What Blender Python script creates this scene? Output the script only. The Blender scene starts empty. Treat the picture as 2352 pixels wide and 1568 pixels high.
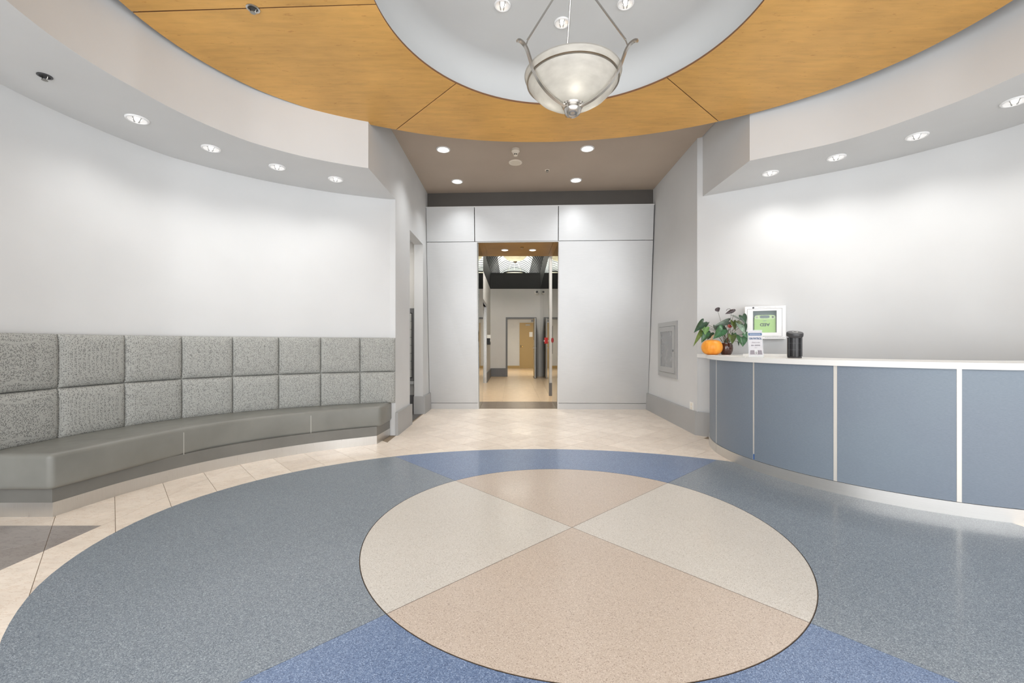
import bpy, bmesh, math, random
from mathutils import Vector, Matrix
random.seed(7)
S = bpy.context.scene
COL = S.collection
PI = math.pi

# ------------------------------------------------------------------ camera, world, light, exposure
CAM_H = 1.2
cam_d = bpy.data.cameras.new('camera'); cam = bpy.data.objects.new('camera', cam_d); COL.objects.link(cam)
cam.location = (0, 0, CAM_H); cam.rotation_euler = (PI/2, 0, 0)
cam_d.sensor_width = 36; cam_d.lens = 36*985/2352; cam_d.shift_y = 6/2352; cam_d.clip_start = .05; cam_d.clip_end = 100
S.camera = cam
S.view_settings.view_transform = 'Standard'; S.view_settings.look = 'None'
S.view_settings.gamma = 1; S.view_settings.use_curve_mapping = False
S.view_settings.exposure = 0.0

W = bpy.data.worlds.new('world'); S.world = W; W.use_nodes = True
bg = W.node_tree.nodes['Background']
bg.inputs[0].default_value = (.96, .975, 1, 1); bg.inputs[1].default_value = 4.65

def area(name, loc, rot, sx, sy, power, col=(1, 1, 1), portal=False):
    d = bpy.data.lights.new(name, 'AREA'); d.shape = 'RECTANGLE'; d.size = sx; d.size_y = sy; d.energy = power; d.color = col
    if portal: d.cycles.is_portal = True
    o = bpy.data.objects.new(name, d); COL.objects.link(o); o.location = loc; o.rotation_euler = rot
    return o
# daylight through the glazed entrance wall behind the photographer
area('entrance_daylight', (.3, -1.05, 1.75), (PI/2, 0, 0), 9.4, 3.3, 1, portal=True)

def spot(loc, power, angle=110, blend=.8, col=(1, .97, .93), r=.05, rot=(0, 0, 0), parent=None):
    d = bpy.data.lights.new('downlight_lamp', 'SPOT'); d.energy = power; d.spot_size = math.radians(angle); d.spot_blend = blend
    d.color = col; d.shadow_soft_size = r
    o = bpy.data.objects.new('downlight_lamp', d); COL.objects.link(o); o.location = loc; o.rotation_euler = rot
    if parent: o.parent = parent
    return o
def point(loc, power, r=.05, col=(1, .95, .88)):
    d = bpy.data.lights.new('bulb_lamp', 'POINT'); d.energy = power; d.shadow_soft_size = r; d.color = col
    o = bpy.data.objects.new('bulb_lamp', d); COL.objects.link(o); o.location = loc
    return o
P_SOFFIT, P_VEST, P_DRUM, P_PORTAL, P_BOWL, P_CORR, P_ROOM = 22, 74, 22, 20, 9, 5, 55

# ------------------------------------------------------------------ materials
def lin(c):
    return tuple((v/255/12.92 if v/255 <= .04045 else ((v/255+.055)/1.055)**2.4) for v in c)
def mat(name, c, rough=.6, metal=0, spec=.5, emit=None, estr=0, trans=0, alpha=1, coat=0):
    m = bpy.data.materials.new(name); m.use_nodes = True
    b = m.node_tree.nodes['Principled BSDF']
    b.inputs['Base Color'].default_value = (*lin(c), 1); b.inputs['Roughness'].default_value = rough
    b.inputs['Metallic'].default_value = metal; b.inputs['Specular IOR Level'].default_value = spec
    if emit: b.inputs['Emission Color'].default_value = (*lin(emit), 1); b.inputs['Emission Strength'].default_value = estr
    b.inputs['Transmission Weight'].default_value = trans; b.inputs['Alpha'].default_value = alpha
    b.inputs['Coat Weight'].default_value = coat; b.inputs['Coat Roughness'].default_value = .08
    return m
class NT:
    def __init__(s, m): s.t = m.node_tree; s.b = s.t.nodes['Principled BSDF']
    def n(s, ty, **k):
        x = s.t.nodes.new(ty)
        for a, v in k.items(): setattr(x, a, v)
        return x
    def l(s, a, b): s.t.links.new(a, b)
    def coords(s, scale=(1, 1, 1), rot=(0, 0, 0)):
        c = s.n('ShaderNodeTexCoord'); m = s.n('ShaderNodeMapping'); m.inputs['Scale'].default_value = scale; m.inputs['Rotation'].default_value = rot
        s.l(c.outputs['Object'], m.inputs['Vector']); return m.outputs['Vector']
    def noise(s, vec, scale, detail=3, rough=.5):
        x = s.n('ShaderNodeTexNoise'); x.inputs['Scale'].default_value = scale; x.inputs['Detail'].default_value = detail; x.inputs['Roughness'].default_value = rough
        if vec: s.l(vec, x.inputs['Vector'])
        return x.outputs['Fac']
    def ramp(s, fac, stops, interp='LINEAR'):
        r = s.n('ShaderNodeValToRGB'); r.color_ramp.interpolation = interp
        e = r.color_ramp.elements
        while len(e) < len(stops): e.new(.5)
        for q, (p, c) in zip(e, stops): q.position = p; q.color = (*lin(c), 1)
        s.l(fac, r.inputs['Fac']); return r.outputs['Color']
    def mix(s, fac, a, b, blend='MIX'):
        x = s.n('ShaderNodeMix', data_type='RGBA', blend_type=blend)
        if isinstance(fac, float): x.inputs['Factor'].default_value = fac
        else: s.l(fac, x.inputs['Factor'])
        for sock, v in ((x.inputs['A'], a), (x.inputs['B'], b)):
            if isinstance(v, tuple): sock.default_value = (*lin(v), 1)
            else: s.l(v, sock)
        return x.outputs['Result']
    def bump(s, fac, st=.2, dist=.01):
        x = s.n('ShaderNodeBump'); x.inputs['Strength'].default_value = st; x.inputs['Distance'].default_value = dist
        s.l(fac, x.inputs['Height']); s.l(x.outputs['Normal'], s.b.inputs['Normal'])
    def base(s, c): s.l(c, s.b.inputs['Base Color'])
    def rough(s, fac, lo, hi):
        r = s.n('ShaderNodeMapRange'); r.inputs['To Min'].default_value = lo; r.inputs['To Max'].default_value = hi
        s.l(fac, r.inputs['Value']); s.l(r.outputs['Result'], s.b.inputs['Roughness'])

def plaster(name, c, var=3, rough=.75):
    m = mat(name, c, rough, spec=.3); n = NT(m); v = n.coords()
    f = n.noise(v, 1.3, 4)
    n.base(n.ramp(f, [(.3, tuple(x-var for x in c)), (.7, tuple(min(255, x+var) for x in c))]))
    n.bump(n.noise(v, 220, 2), .04, .002); return m
M = {}
M['white'] = plaster('white wall paint', (209, 210, 210))
M['ceil'] = plaster('white ceiling paint', (214, 215, 216))
M['recess'] = plaster('white recess paint', (202, 204, 204))
M['taupe'] = plaster('taupe ceiling paint', (182, 168, 153), 4, .7)
M['fascia'] = plaster('charcoal fascia paint', (92, 88, 84), 3, .6)
M['charcoal'] = plaster('charcoal corridor band paint', (36, 36, 34), 2, .55)
M['greypaint'] = plaster('grey corridor paint', (222, 220, 216))
M['basegrey'] = plaster('grey skirting paint', (165, 165, 164), 3, .4)
M['baseblue'] = plaster('dark grey corridor skirting', (120, 120, 122), 3, .4)

def terrazzo(name, c, light, dark, sc=330, rough=.3, fd=.07, fl=.10, body=.25):
    m = mat(name, c, rough, spec=.5, coat=.2); n = NT(m); v = n.coords()
    vo = n.n('ShaderNodeTexVoronoi'); vo.inputs['Scale'].default_value = sc; n.l(v, vo.inputs['Vector'])
    sep = n.n('ShaderNodeSeparateColor'); n.l(vo.outputs['Color'], sep.inputs['Color'])
    lo = tuple(c[k]+(dark[k]-c[k])*body for k in range(3)); hi = tuple(c[k]+(light[k]-c[k])*body for k in range(3))
    base = n.ramp(sep.outputs['Red'], [(0, dark), (fd, dark), (fd+.02, lo), (.5, c), (1-fl-.02, hi), (1-fl, light)])
    big = n.noise(v, 1.6, 3)
    base = n.mix(.3, base, n.ramp(big, [(.35, tuple(x-4 for x in c)), (.65, tuple(x+4 for x in c))]))
    n.base(base); n.rough(n.noise(v, 4, 3), rough-.04, rough+.04); return m
M['terr_cream'] = terrazzo('cream terrazzo', (206, 201, 192), (226, 222, 215), (150, 140, 126), fd=.05)
M['terr_pink'] = terrazzo('pinkish beige terrazzo', (197, 182, 167), (220, 208, 196), (138, 120, 106), fd=.07)
M['terr_slate'] = terrazzo('slate blue terrazzo', (121, 131, 140), (174, 183, 190), (70, 82, 96), fd=.13, fl=.13, body=.4)
M['terr_blue'] = terrazzo('blue terrazzo', (102, 124, 158), (162, 179, 206), (54, 72, 106), fd=.14, fl=.13, body=.4)
M['divider'] = mat('dark bronze divider', (96, 82, 68), .4, .6)
M['grout'] = mat('floor grout', (142, 126, 106), .8)

def stone(name, c, vein, var):
    m = mat(name, c, .33, spec=.5, coat=.14); n = NT(m)
    oi = n.n('ShaderNodeObjectInfo'); v = n.coords()
    add = n.n('ShaderNodeVectorMath', operation='ADD'); n.l(v, add.inputs[0])
    sc = n.n('ShaderNodeVectorMath', operation='SCALE'); n.l(oi.outputs['Location'], sc.inputs[0]); sc.inputs['Scale'].default_value = 3.1
    n.l(sc.outputs[0], add.inputs[1])
    f = n.noise(add.outputs[0], 6, 5, .6)
    a = n.ramp(f, [(.3, tuple(x-10 for x in c)), (.55, c), (.75, tuple(min(255, x+6) for x in c))])
    mp = n.n('ShaderNodeMapping'); mp.inputs['Scale'].default_value = (3, 9, 3); n.l(add.outputs[0], mp.inputs['Vector'])
    g = n.noise(mp.outputs['Vector'], 2.2, 6, .65)
    vn = n.ramp(g, [(.485, (255, 255, 255)), (.5, vein), (.515, (255, 255, 255))])
    a = n.mix(.5, a, vn, 'MULTIPLY')
    rnd = n.ramp(oi.outputs['Random'], [(0, tuple(255-var+q for q in (0, -2, -4))), (1, (255, 255, 255))])
    a = n.mix(1.0, a, rnd, 'MULTIPLY'); n.base(a); return m
M['tile'] = stone('cream marble tile', (241, 229, 214), (206, 180, 156), 14)
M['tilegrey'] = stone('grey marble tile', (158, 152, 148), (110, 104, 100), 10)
M['tilebrown'] = stone('brown threshold tile', (122, 104, 84), (120, 104, 84), 14)
M['corrfloor'] = stone('corridor marble floor', (224, 197, 160), (196, 166, 128), 1)

def wood(name, c, rot):
    m = mat(name, c, .42, spec=.4); n = NT(m)
    v = n.coords((1.4, 9, 1), (0, 0, rot)); v2 = n.coords((1, 1, 1), (0, 0, rot)); v3 = n.coords((9, 26, 9), (0, 0, rot))
    f = n.noise(v, 2.6, 6, .6)
    a = n.ramp(f, [(.28, tuple(x*.90 for x in c)), (.5, c), (.72, (min(255, c[0]*1.06), min(255, c[1]*1.07), c[2]*1.12))])
    bl = n.noise(v2, 1.6, 3)
    a = n.mix(.45, a, n.ramp(bl, [(.35, tuple(x*.88 for x in c)), (.65, (min(255, c[0]*1.07), min(255, c[1]*1.08), c[2]*1.12))]))
    fl = n.noise(v3, 1.2, 3, .7)
    a = n.mix(.4, a, n.ramp(fl, [(.62, (255, 255, 255)), (.72, (196, 160, 110))]), 'MULTIPLY')
    n.base(a); return m
WC = (217, 166, 88)
for i, r in enumerate((.55, .05, -.5, 0.8, .3, -.2)): M['wood%d' % i] = wood('maple veneer %d' % i, WC, r)
M['woodedge'] = mat('maple veneer edge', (120, 82, 52), .6)
M['woodportal'] = wood('portal maple veneer', (176, 132, 66), .1)

def fabric(name):
    m = mat(name, (168, 169, 165), .92, spec=.2); n = NT(m); v = n.coords()
    vo = n.n('ShaderNodeTexVoronoi', distance='CHEBYCHEV'); vo.inputs['Scale'].default_value = 165; vo.inputs['Randomness'].default_value = .25; n.l(v, vo.inputs['Vector'])
    sep = n.n('ShaderNodeSeparateColor'); n.l(vo.outputs['Color'], sep.inputs['Color'])
    pick = n.n('ShaderNodeMath', operation='LESS_THAN'); pick.inputs[1].default_value = .38; n.l(sep.outputs['Red'], pick.inputs[0])
    core = n.n('ShaderNodeMath', operation='LESS_THAN'); core.inputs[1].default_value = .36; n.l(vo.outputs['Distance'], core.inputs[0])
    dot = n.n('ShaderNodeMath', operation='MULTIPLY'); n.l(pick.outputs[0], dot.inputs[0]); n.l(core.outputs[0], dot.inputs[1])
    n.base(n.mix(dot.outputs[0], n.ramp(n.noise(v, 120, 2), [(.3, (158, 159, 155)), (.7, (174, 175, 170))]), (86, 88, 86)))
    n.bump(n.noise(v, 400, 2), .25, .002); return m
M['fabric'] = fabric('flecked grey fabric')
def vinyl(name, c):
    m = mat(name, c, .38, spec=.45); n = NT(m); v = n.coords()
    n.base(n.ramp(n.noise(v, 3, 4), [(.3, tuple(x-6 for x in c)), (.7, tuple(x+6 for x in c))]))
    n.bump(n.noise(v, 260, 3), .12, .002); n.rough(n.noise(v, 9, 3), .32, .46); return m
M['vinyl'] = vinyl('grey taupe vinyl', (123, 123, 117))
M['seam'] = mat('pale vinyl seam', (176, 175, 168), .5)
M['plinth'] = vinyl('dark grey laminate plinth', (112, 111, 106))
def brushed(name, c, rough, metal, sc=(2, 2, 90)):
    m = mat(name, c, rough, metal); n = NT(m); v = n.coords(sc)
    f = n.noise(v, 4, 4, .6); n.rough(f, rough-.08, rough+.1)
    n.base(n.mix(.5, n.ramp(f, [(.3, tuple(x-8 for x in c)), (.7, tuple(min(255, x+6) for x in c))]), n.ramp(n.noise(n.coords(), 1.1, 3), [(.3, tuple(x-8 for x in c)), (.7, tuple(min(255, x+5) for x in c))]))); return m
M['alu'] = brushed('brushed aluminium panel', (202, 203, 203), .42, .4)
M['steel'] = brushed('brushed steel kick plate', (205, 203, 199), .3, .85, (90, 90, 2))
M['kickalu'] = brushed('brushed aluminium kick strip', (212, 210, 206), .33, .8, (2, 2, 120))
M['strip'] = mat('pale aluminium strip', (222, 218, 210), .38, .4)
M['edge'] = mat('polished aluminium edge', (206, 206, 205), .45, .2)
M['mirror'] = mat('mirror polished steel', (150, 150, 145), .04, 1)
M['chrome'] = mat('satin nickel', (198, 195, 190), .25, 1)
M['chromedark'] = mat('dark nickel', (150, 148, 142), .28, 1)  # darker nickel tone of band, rods and sprinkler parts
def laminate():
    c = (124, 134, 145); m = mat('blue grey linen laminate', c, .45, spec=.4); n = NT(m); v = n.coords((1, 1, 12))
    f = n.noise(v, 60, 3, .7); g = n.noise(n.coords(), 1.5, 3)
    a = n.ramp(f, [(.35, tuple(x-9 for x in c)), (.65, tuple(x+9 for x in c))])
    n.base(n.mix(.35, a, n.ramp(g, [(.35, (118, 128, 142)), (.65, (124, 138, 149))]))); return m
M['laminate'] = laminate()
M['top'] = mat('white solid surface', (236, 236, 233), .28)
M['plastic'] = mat('white plastic', (236, 234, 228), .35)
M['cream'] = mat('cream plastic', (232, 222, 206), .45)
M['trimwhite'] = mat('white enamel trim', (238, 238, 238), .35)
M['reflector'] = mat('glowing reflector', (240, 240, 240), .12, .6, emit=(255, 250, 244), estr=.35)  # weak glow put into the dish for lamplight falling on it
M['lamp'] = mat('lit lamp', (255, 255, 255), .5, emit=(255, 248, 238), estr=6)
M['lampwarm'] = mat('lit warm lamp', (255, 255, 255), .5, emit=(255, 232, 205), estr=5)
M['black'] = mat('black plastic', (26, 26, 27), .35)
M['blackgloss'] = mat('painted hole shade', (12, 12, 12), .5)  # flat black standing in for the shade inside holes and gaps
M['darkgrey'] = mat('dark grey plastic', (58, 58, 60), .35)
M['midgrey'] = mat('mid grey plastic', (118, 120, 122), .4)
M['baffle'] = mat('pale grey baffle', (176, 176, 174), .4)
M['tan'] = mat('tan painted door', (176, 150, 100), .45)
M['tanlight'] = mat('tan painted door edge', (196, 170, 118), .45)
M['doorgrey'] = mat('grey painted frame', (112, 112, 112), .4)
M['brass'] = mat('brass', (196, 160, 90), .25, 1)
M['red'] = mat('red plastic', (196, 34, 30), .4)
M['pumpkin'] = None
M['carpet'] = mat('grey carpet', (92, 90, 88), .95)
M['vault'] = mat('pale vault panel', (226, 230, 226), .6)
M['vaultside'] = mat('dark grey vault panel', (70, 70, 68), .7)
M['rib'] = mat('dark vault rib', (24, 24, 23), .8)
M['boxgrey'] = mat('pale grey painted steel', (170, 171, 170), .4)
M['hoseglass'] = brushed('wired grey glass', (146, 147, 148), .25, .1, (2, 2, 2))
M['mail'] = mat('aluminium mailbox door', (190, 190, 186), .35, .5)
M['green'] = mat('lime green plastic', (168, 214, 110), .35)
M['greenpale'] = mat('pale green plastic', (196, 226, 160), .35)
M['greenink'] = mat('dark green lettering', (34, 62, 46), .5)
M['slate'] = mat('slate grey liner', (104, 126, 128), .6)
M['paper'] = mat('white paper', (240, 240, 238), .7)
M['papergrey'] = mat('pale grey print', (208, 204, 206), .6)
M['blueink'] = mat('blue print', (52, 92, 138), .6)
M['navyink'] = mat('navy print', (62, 92, 130), .6)
M['greyink'] = mat('grey print', (140, 134, 140), .6)
M['faintink'] = mat('faint grey print', (196, 196, 196), .6)
M['bluetape'] = mat('blue tape', (40, 92, 160), .5)
def glassmat(name, c, alpha, rough=.05):
    m = mat(name, c, rough); t = m.node_tree; b = t.nodes['Principled BSDF']; o = t.nodes['Material Output']
    tr = t.nodes.new('ShaderNodeBsdfTransparent'); mx = t.nodes.new('ShaderNodeMixShader'); mx.inputs[0].default_value = alpha
    t.links.new(tr.outputs[0], mx.inputs[1]); t.links.new(b.outputs[0], mx.inputs[2]); t.links.new(mx.outputs[0], o.inputs[0]); return m
M['acrylic'] = glassmat('clear acrylic', (225, 232, 238), .22)
M['pane'] = glassmat('clear cabinet pane', (225, 235, 235), .1)
def bowlglass(name, c):
    m = bpy.data.materials.new(name); m.use_nodes = True; t = m.node_tree; b = t.nodes['Principled BSDF']; o = t.nodes['Material Output']
    b.inputs['Roughness'].default_value = .3
    nz = t.nodes.new('ShaderNodeTexNoise'); nz.inputs['Scale'].default_value = 7; nz.inputs['Detail'].default_value = 4
    rp = t.nodes.new('ShaderNodeValToRGB'); rp.color_ramp.elements[0].position = .3; rp.color_ramp.elements[1].position = .7
    rp.color_ramp.elements[0].color = (*lin(tuple(x-10 for x in c)), 1); rp.color_ramp.elements[1].color = (*lin(tuple(min(255, x+6) for x in c)), 1)
    t.links.new(nz.outputs['Fac'], rp.inputs['Fac']); t.links.new(rp.outputs['Color'], b.inputs['Base Color'])
    tl = t.nodes.new('ShaderNodeBsdfTranslucent'); t.links.new(rp.outputs['Color'], tl.inputs['Color'])
    mx = t.nodes.new('ShaderNodeMixShader'); mx.inputs[0].default_value = .5
    t.links.new(b.outputs[0], mx.inputs[1]); t.links.new(tl.outputs[0], mx.inputs[2]); t.links.new(mx.outputs[0], o.inputs[0]); return m
M['bowl'] = bowlglass('frosted alabaster glass', (206, 204, 198))
M['bowlwarm'] = bowlglass('frosted warm glass', (232, 226, 196))
def pumpkinmat():
    m = mat('orange pumpkin skin', (244, 158, 44), .42); n = NT(m); v = n.coords((1, 1, .3))
    n.base(n.ramp(n.noise(v, 22, 4), [(.3, (236, 142, 34)), (.7, (250, 172, 62))])); return m
M['pumpkin'] = pumpkinmat()
M['stemtan'] = mat('dry pumpkin stem', (206, 178, 140), .8)
M['pot'] = mat('brown glazed ceramic', (74, 42, 34), .12, coat=.6)
M['soil'] = mat('dark soil', (48, 34, 26), .9)
def leafmat(name, c):
    m = mat(name, c, .32); n = NT(m); v = n.coords()
    n.base(n.ramp(n.noise(v, 30, 3), [(.3, tuple(x*.82 for x in c)), (.7, tuple(min(255, x*1.14) for x in c))])); return m
M['leafdark'] = leafmat('dark green leaf', (52, 78, 56)); M['leafmid'] = leafmat('mid green leaf', (66, 108, 72))
M['leaflight'] = leafmat('light green leaf', (112, 150, 88)); M['leafpale'] = leafmat('pale leaf underside', (134, 160, 140))
M['leafolive'] = leafmat('olive leaf', (98, 116, 58)); M['leafgrey'] = leafmat('grey green leaf', (96, 110, 98))
M['spathe'] = leafmat('dark brown spathe', (66, 56, 58)); M['spathered'] = leafmat('red brown spathe', (134, 50, 38))
M['petiole'] = mat('leaf stalk', (84, 88, 66), .5)

# ------------------------------------------------------------------ mesh helpers
def new_obj(name, me, m=None, parent=None, smooth=False):
    o = bpy.data.objects.new(name, me); COL.objects.link(o)
    if m is not None and not me.materials: me.materials.append(m)
    if smooth:
        for p in me.polygons: p.use_smooth = True
    if parent: o.parent = parent
    return o
def mesh(name, vs, fs):
    me = bpy.data.meshes.new(name); me.from_pydata([tuple(v) for v in vs], [], fs); me.validate()
    bm = bmesh.new(); bm.from_mesh(me); bmesh.ops.recalc_face_normals(bm, faces=bm.faces); bm.to_mesh(me); bm.free(); return me
def poly(name, vs, fs, m, parent=None, smooth=False): return new_obj(name, mesh(name, vs, fs), m, parent, smooth)
def set_props(o, label=None, cat=None, group=None, kind=None):
    if label: o['label'] = label
    if cat: o['category'] = cat
    if group: o['group'] = group
    if kind: o['kind'] = kind
    return o
def thing(name, loc, label, cat, group=None, rz=0):
    o = bpy.data.objects.new(name, None); COL.objects.link(o); o.location = loc; o.rotation_euler = (0, 0, rz); o.empty_display_size = .05
    return set_props(o, label, cat, group)
def struct(o): o['kind'] = 'structure'; return o
def boxmesh(name, x0, x1, y0, y1, z0, z1, bev=0):
    vs = [(x, y, z) for z in (z0, z1) for x, y in ((x0, y0), (x1, y0), (x1, y1), (x0, y1))]
    me = mesh(name, vs, [(0, 3, 2, 1), (4, 5, 6, 7), (0, 1, 5, 4), (1, 2, 6, 5), (2, 3, 7, 6), (3, 0, 4, 7)])
    if bev:
        bm = bmesh.new(); bm.from_mesh(me)
        bmesh.ops.bevel(bm, geom=bm.edges[:], offset=bev, segments=2, affect='EDGES', profile=.5); bm.to_mesh(me); bm.free()
    return me
def box(name, x0, x1, y0, y1, z0, z1, m, parent=None, bev=0): return new_obj(name, boxmesh(name, x0, x1, y0, y1, z0, z1, bev), m, parent)
def ring_strip(ins, outs, z0, z1, closed=False):
    n = len(ins); vs = []; fs = []
    for a, b in zip(ins, outs): vs += [(*a, z0), (*b, z0), (*b, z1), (*a, z1)]
    rng = range(n if closed else n-1)
    for i in rng:
        j = (i+1) % n; p, q = 4*i, 4*j
        for k in range(4): fs.append((p+k, q+k, q+(k+1) % 4, p+(k+1) % 4))
    if not closed: fs += [(0, 1, 2, 3), tuple(4*(n-1)+k for k in (3, 2, 1, 0))]
    return vs, fs
def strip_obj(name, ins, outs, z0, z1, m, parent=None, closed=False, smooth=False):
    vs, fs = ring_strip(ins, outs, z0, z1, closed); o = poly(name, vs, fs, m, parent)
    if smooth: autosmooth(o)
    return o
def autosmooth(o, ang=35):
    me = o.data
    bm = bmesh.new(); bm.from_mesh(me)
    for f in bm.faces: f.smooth = True
    for e in bm.edges:
        if len(e.link_faces) == 2 and e.calc_face_angle(0) > math.radians(ang): e.smooth = False
    bm.to_mesh(me); bm.free(); return o
def lathe_mesh(name, prof, n=32, cap=True):
    vs = []; fs = []; rings = []
    for r, z in prof:
        if r < 1e-6: rings.append([len(vs)]); vs.append((0, 0, z))
        else:
            rings.append(list(range(len(vs), len(vs)+n)))
            vs += [(r*math.cos(2*PI*i/n), r*math.sin(2*PI*i/n), z) for i in range(n)]
    for A, B in zip(rings, rings[1:]):
        for i in range(n):
            j = (i+1) % n
            if len(A) == 1 and len(B) == 1: continue
            if len(A) == 1: fs.append((A[0], B[i], B[j]))
            elif len(B) == 1: fs.append((A[i], A[j], B[0]))
            else: fs.append((A[i], A[j], B[j], B[i]))
    return mesh(name, vs, fs)
def lathe(name, prof, m, parent=None, n=32, loc=(0, 0, 0), ang=35):
    o = new_obj(name, lathe_mesh(name, prof, n), m, parent); o.location = loc; autosmooth(o, ang); return o
def tube_mesh(name, pts, rad, n=8):
    pts = [Vector(p) for p in pts]; vs = []; fs = []
    rads = rad if isinstance(rad, (list, tuple)) else [rad]*len(pts)
    up = None
    for i, p in enumerate(pts):
        t = (pts[min(i+1, len(pts)-1)]-pts[max(i-1, 0)]).normalized()
        if up is None: up = t.orthogonal().normalized()
        a = (up-t*up.dot(t)).normalized(); up = a; b = t.cross(a)
        for k in range(n):
            w = 2*PI*k/n; vs.append(p+a*math.cos(w)*rads[i]+b*math.sin(w)*rads[i])
    for i in range(len(pts)-1):
        for k in range(n):
            k2 = (k+1) % n; fs.append((i*n+k, i*n+k2, (i+1)*n+k2, (i+1)*n+k))
    fs += [tuple(range(n)), tuple((len(pts)-1)*n+k for k in range(n))]
    return mesh(name, vs, fs)
def tube(name, pts, rad, m, parent=None, n=8): return autosmooth(new_obj(name, tube_mesh(name, pts, rad, n), m, parent), 50)
def spline(pts, n):
    P = [Vector(p) for p in pts]; out = []
    P = [P[0]*2-P[1]]+P+[P[-1]*2-P[-2]]
    for i in range(1, len(P)-2):
        for k in range(n):
            t = k/n; a, b, c, d = P[i-1:i+3]
            out.append(.5*((2*b)+(c-a)*t+(2*a-5*b+4*c-d)*t*t+(3*b-a-3*c+d)*t**3))
    out.append(P[-2]); return [tuple(v) for v in out]
def resample(pts, n):
    P = [Vector(p) for p in pts]; L = [0]
    for a, b in zip(P, P[1:]): L.append(L[-1]+(b-a).length)
    out = []; j = 0
    for k in range(n):
        s = L[-1]*k/(n-1)
        while j < len(L)-2 and L[j+1] < s: j += 1
        u = (s-L[j])/max(L[j+1]-L[j], 1e-9); out.append(tuple(P[j].lerp(P[j+1], u)))
    return out
def offset(pts, d):
    P = [Vector(p) for p in pts]; out = []
    for i in range(len(P)):
        t = (P[min(i+1, len(P)-1)]-P[max(i-1, 0)]).normalized(); out.append((P[i].x-t.y*d, P[i].y+t.x*d))
    return out
_font = {}
def text_obj(name, s, size, m, parent, loc, rot, depth=.0006, align='CENTER', sx=1, bold=0):
    c = bpy.data.curves.new('lettering', 'FONT'); c.body = s; c.size = size; c.align_x = align; c.align_y = 'CENTER'; c.extrude = depth; c.resolution_u = 3; c.offset = bold*size
    t = bpy.data.objects.new('tmp', c); COL.objects.link(t)
    dg = bpy.context.evaluated_depsgraph_get(); me = bpy.data.meshes.new_from_object(t.evaluated_get(dg))
    bpy.data.objects.remove(t); bpy.data.curves.remove(c)
    me.materials.clear()
    o = new_obj(name, me, m, parent); o.location = loc; o.rotation_euler = rot; o.scale = (sx, 1, 1); return o

# concentric ellipses of the lobby: a = half width, t = parameter
CX, CY, KK, TILT = .39, 2.83, 1.388, math.radians(4.4)
def EL(a, t):
    t = math.radians(t); u, v = a*math.cos(t), a*math.sin(t)/KK; c, s = math.cos(TILT), math.sin(TILT)
    return (CX+c*u+s*v, CY-s*u+c*v)
def lerp_tab(tab, t):
    for (a, x), (b, y) in zip(tab, tab[1:]):
        if a <= t <= b: return x+(y-x)*(t-a)/(b-a)
    return tab[0][1] if t < tab[0][0] else tab[-1][1]

# ------------------------------------------------------------------ floor
floor = struct(box('floor', -6, 6.2, -1.3, 8.4, -.12, -.003, M['grout']))
TC = (.392, 2.80); A1, A2 = math.radians(43.4), math.radians(132.8); RIN = 1.306
tabT = [(-40, 2.95), (0, 2.98), (6, 2.97), (57, 2.885), (81, 2.865), (99, 2.845), (141, 2.85), (168, 2.893), (177, 2.914), (188, 2.931), (205, 2.96), (217, 2.958), (320, 2.95)]
def terr_out(ang):            # outer terrazzo edge in direction ang from the centre
    best = None
    lo, hi = 1.4, 3.6
    for _ in range(40):
        r = (lo+hi)/2; x, y = TC[0]+r*math.cos(ang), TC[1]+r*math.sin(ang)
        dx, dy = x-CX, y-CY; u = math.cos(TILT)*dx-math.sin(TILT)*dy; v = math.sin(TILT)*dx+math.cos(TILT)*dy
        t = math.degrees(math.atan2(KK*v, u)) % 360
        if t > 320: t -= 360
        if math.hypot(u, KK*v) > lerp_tab(tabT, t): hi = r
        else: lo = r
    return (TC[0]+lo*math.cos(ang), TC[1]+lo*math.sin(ang))
angs = [A1-PI, A2-PI, A1, A2, A1+PI]
gap = .0016
for i in range(4):
    a0, a1 = angs[i], angs[i+1]
    n = 40; ins = []; outs = []; ctr = []
    for k in range(n+1):
        a = a0+(a1-a0)*k/n
        ins.append((TC[0]+RIN*math.cos(a), TC[1]+RIN*math.sin(a)))
        ox, oy = terr_out(a); outs.append((ox, oy))
    mid = (a0+a1)/2; sh = Vector((math.cos(mid), math.sin(mid)))*gap*1.4
    front_back = i in (0, 2)
    # inner wedge
    vs = [(TC[0]+sh.x, TC[1]+sh.y)]+[(TC[0]+sh.x+(RIN-gap)*math.cos(a0+(a1-a0)*k/n), TC[1]+sh.y+(RIN-gap)*math.sin(a0+(a1-a0)*k/n)) for k in range(n+1)]
    m = len(vs); V = [(*p, -.02) for p in vs]+[(*p, .004) for p in vs]
    F = [tuple(range(m-1, -1, -1)), tuple(range(m, 2*m))]+[(k, (k+1) % m, m+(k+1) % m, m+k) for k in range(m)]
    poly('terrazzo_wedge', V, F, M['terr_pink' if front_back else 'terr_cream'], floor)['label'] = ('pinkish' if front_back else 'cream')+' inner terrazzo wedge'
    e = gap/RIN
    strip = []
    I2 = [(TC[0]+sh.x+(RIN+gap)*math.cos(a0+(a1-a0)*k/n), TC[1]+sh.y+(RIN+gap)*math.sin(a0+(a1-a0)*k/n)) for k in range(n+1)]
    O2 = [(x+sh.x*.3, y+sh.y*.3) for x, y in outs]
    strip_obj('terrazzo_segment', I2, O2, -.02, .004, M['terr_blue' if front_back else 'terr_slate'], floor)['label'] = ('blue' if front_back else 'slate blue')+' outer terrazzo segment'
circ = [(TC[0]+(RIN+gap)*math.cos(2*PI*k/120), TC[1]+(RIN+gap)*math.sin(2*PI*k/120)) for k in range(120)]
circ2 = [(TC[0]+(RIN-gap)*math.cos(2*PI*k/120), TC[1]+(RIN-gap)*math.sin(2*PI*k/120)) for k in range(120)]
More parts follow.
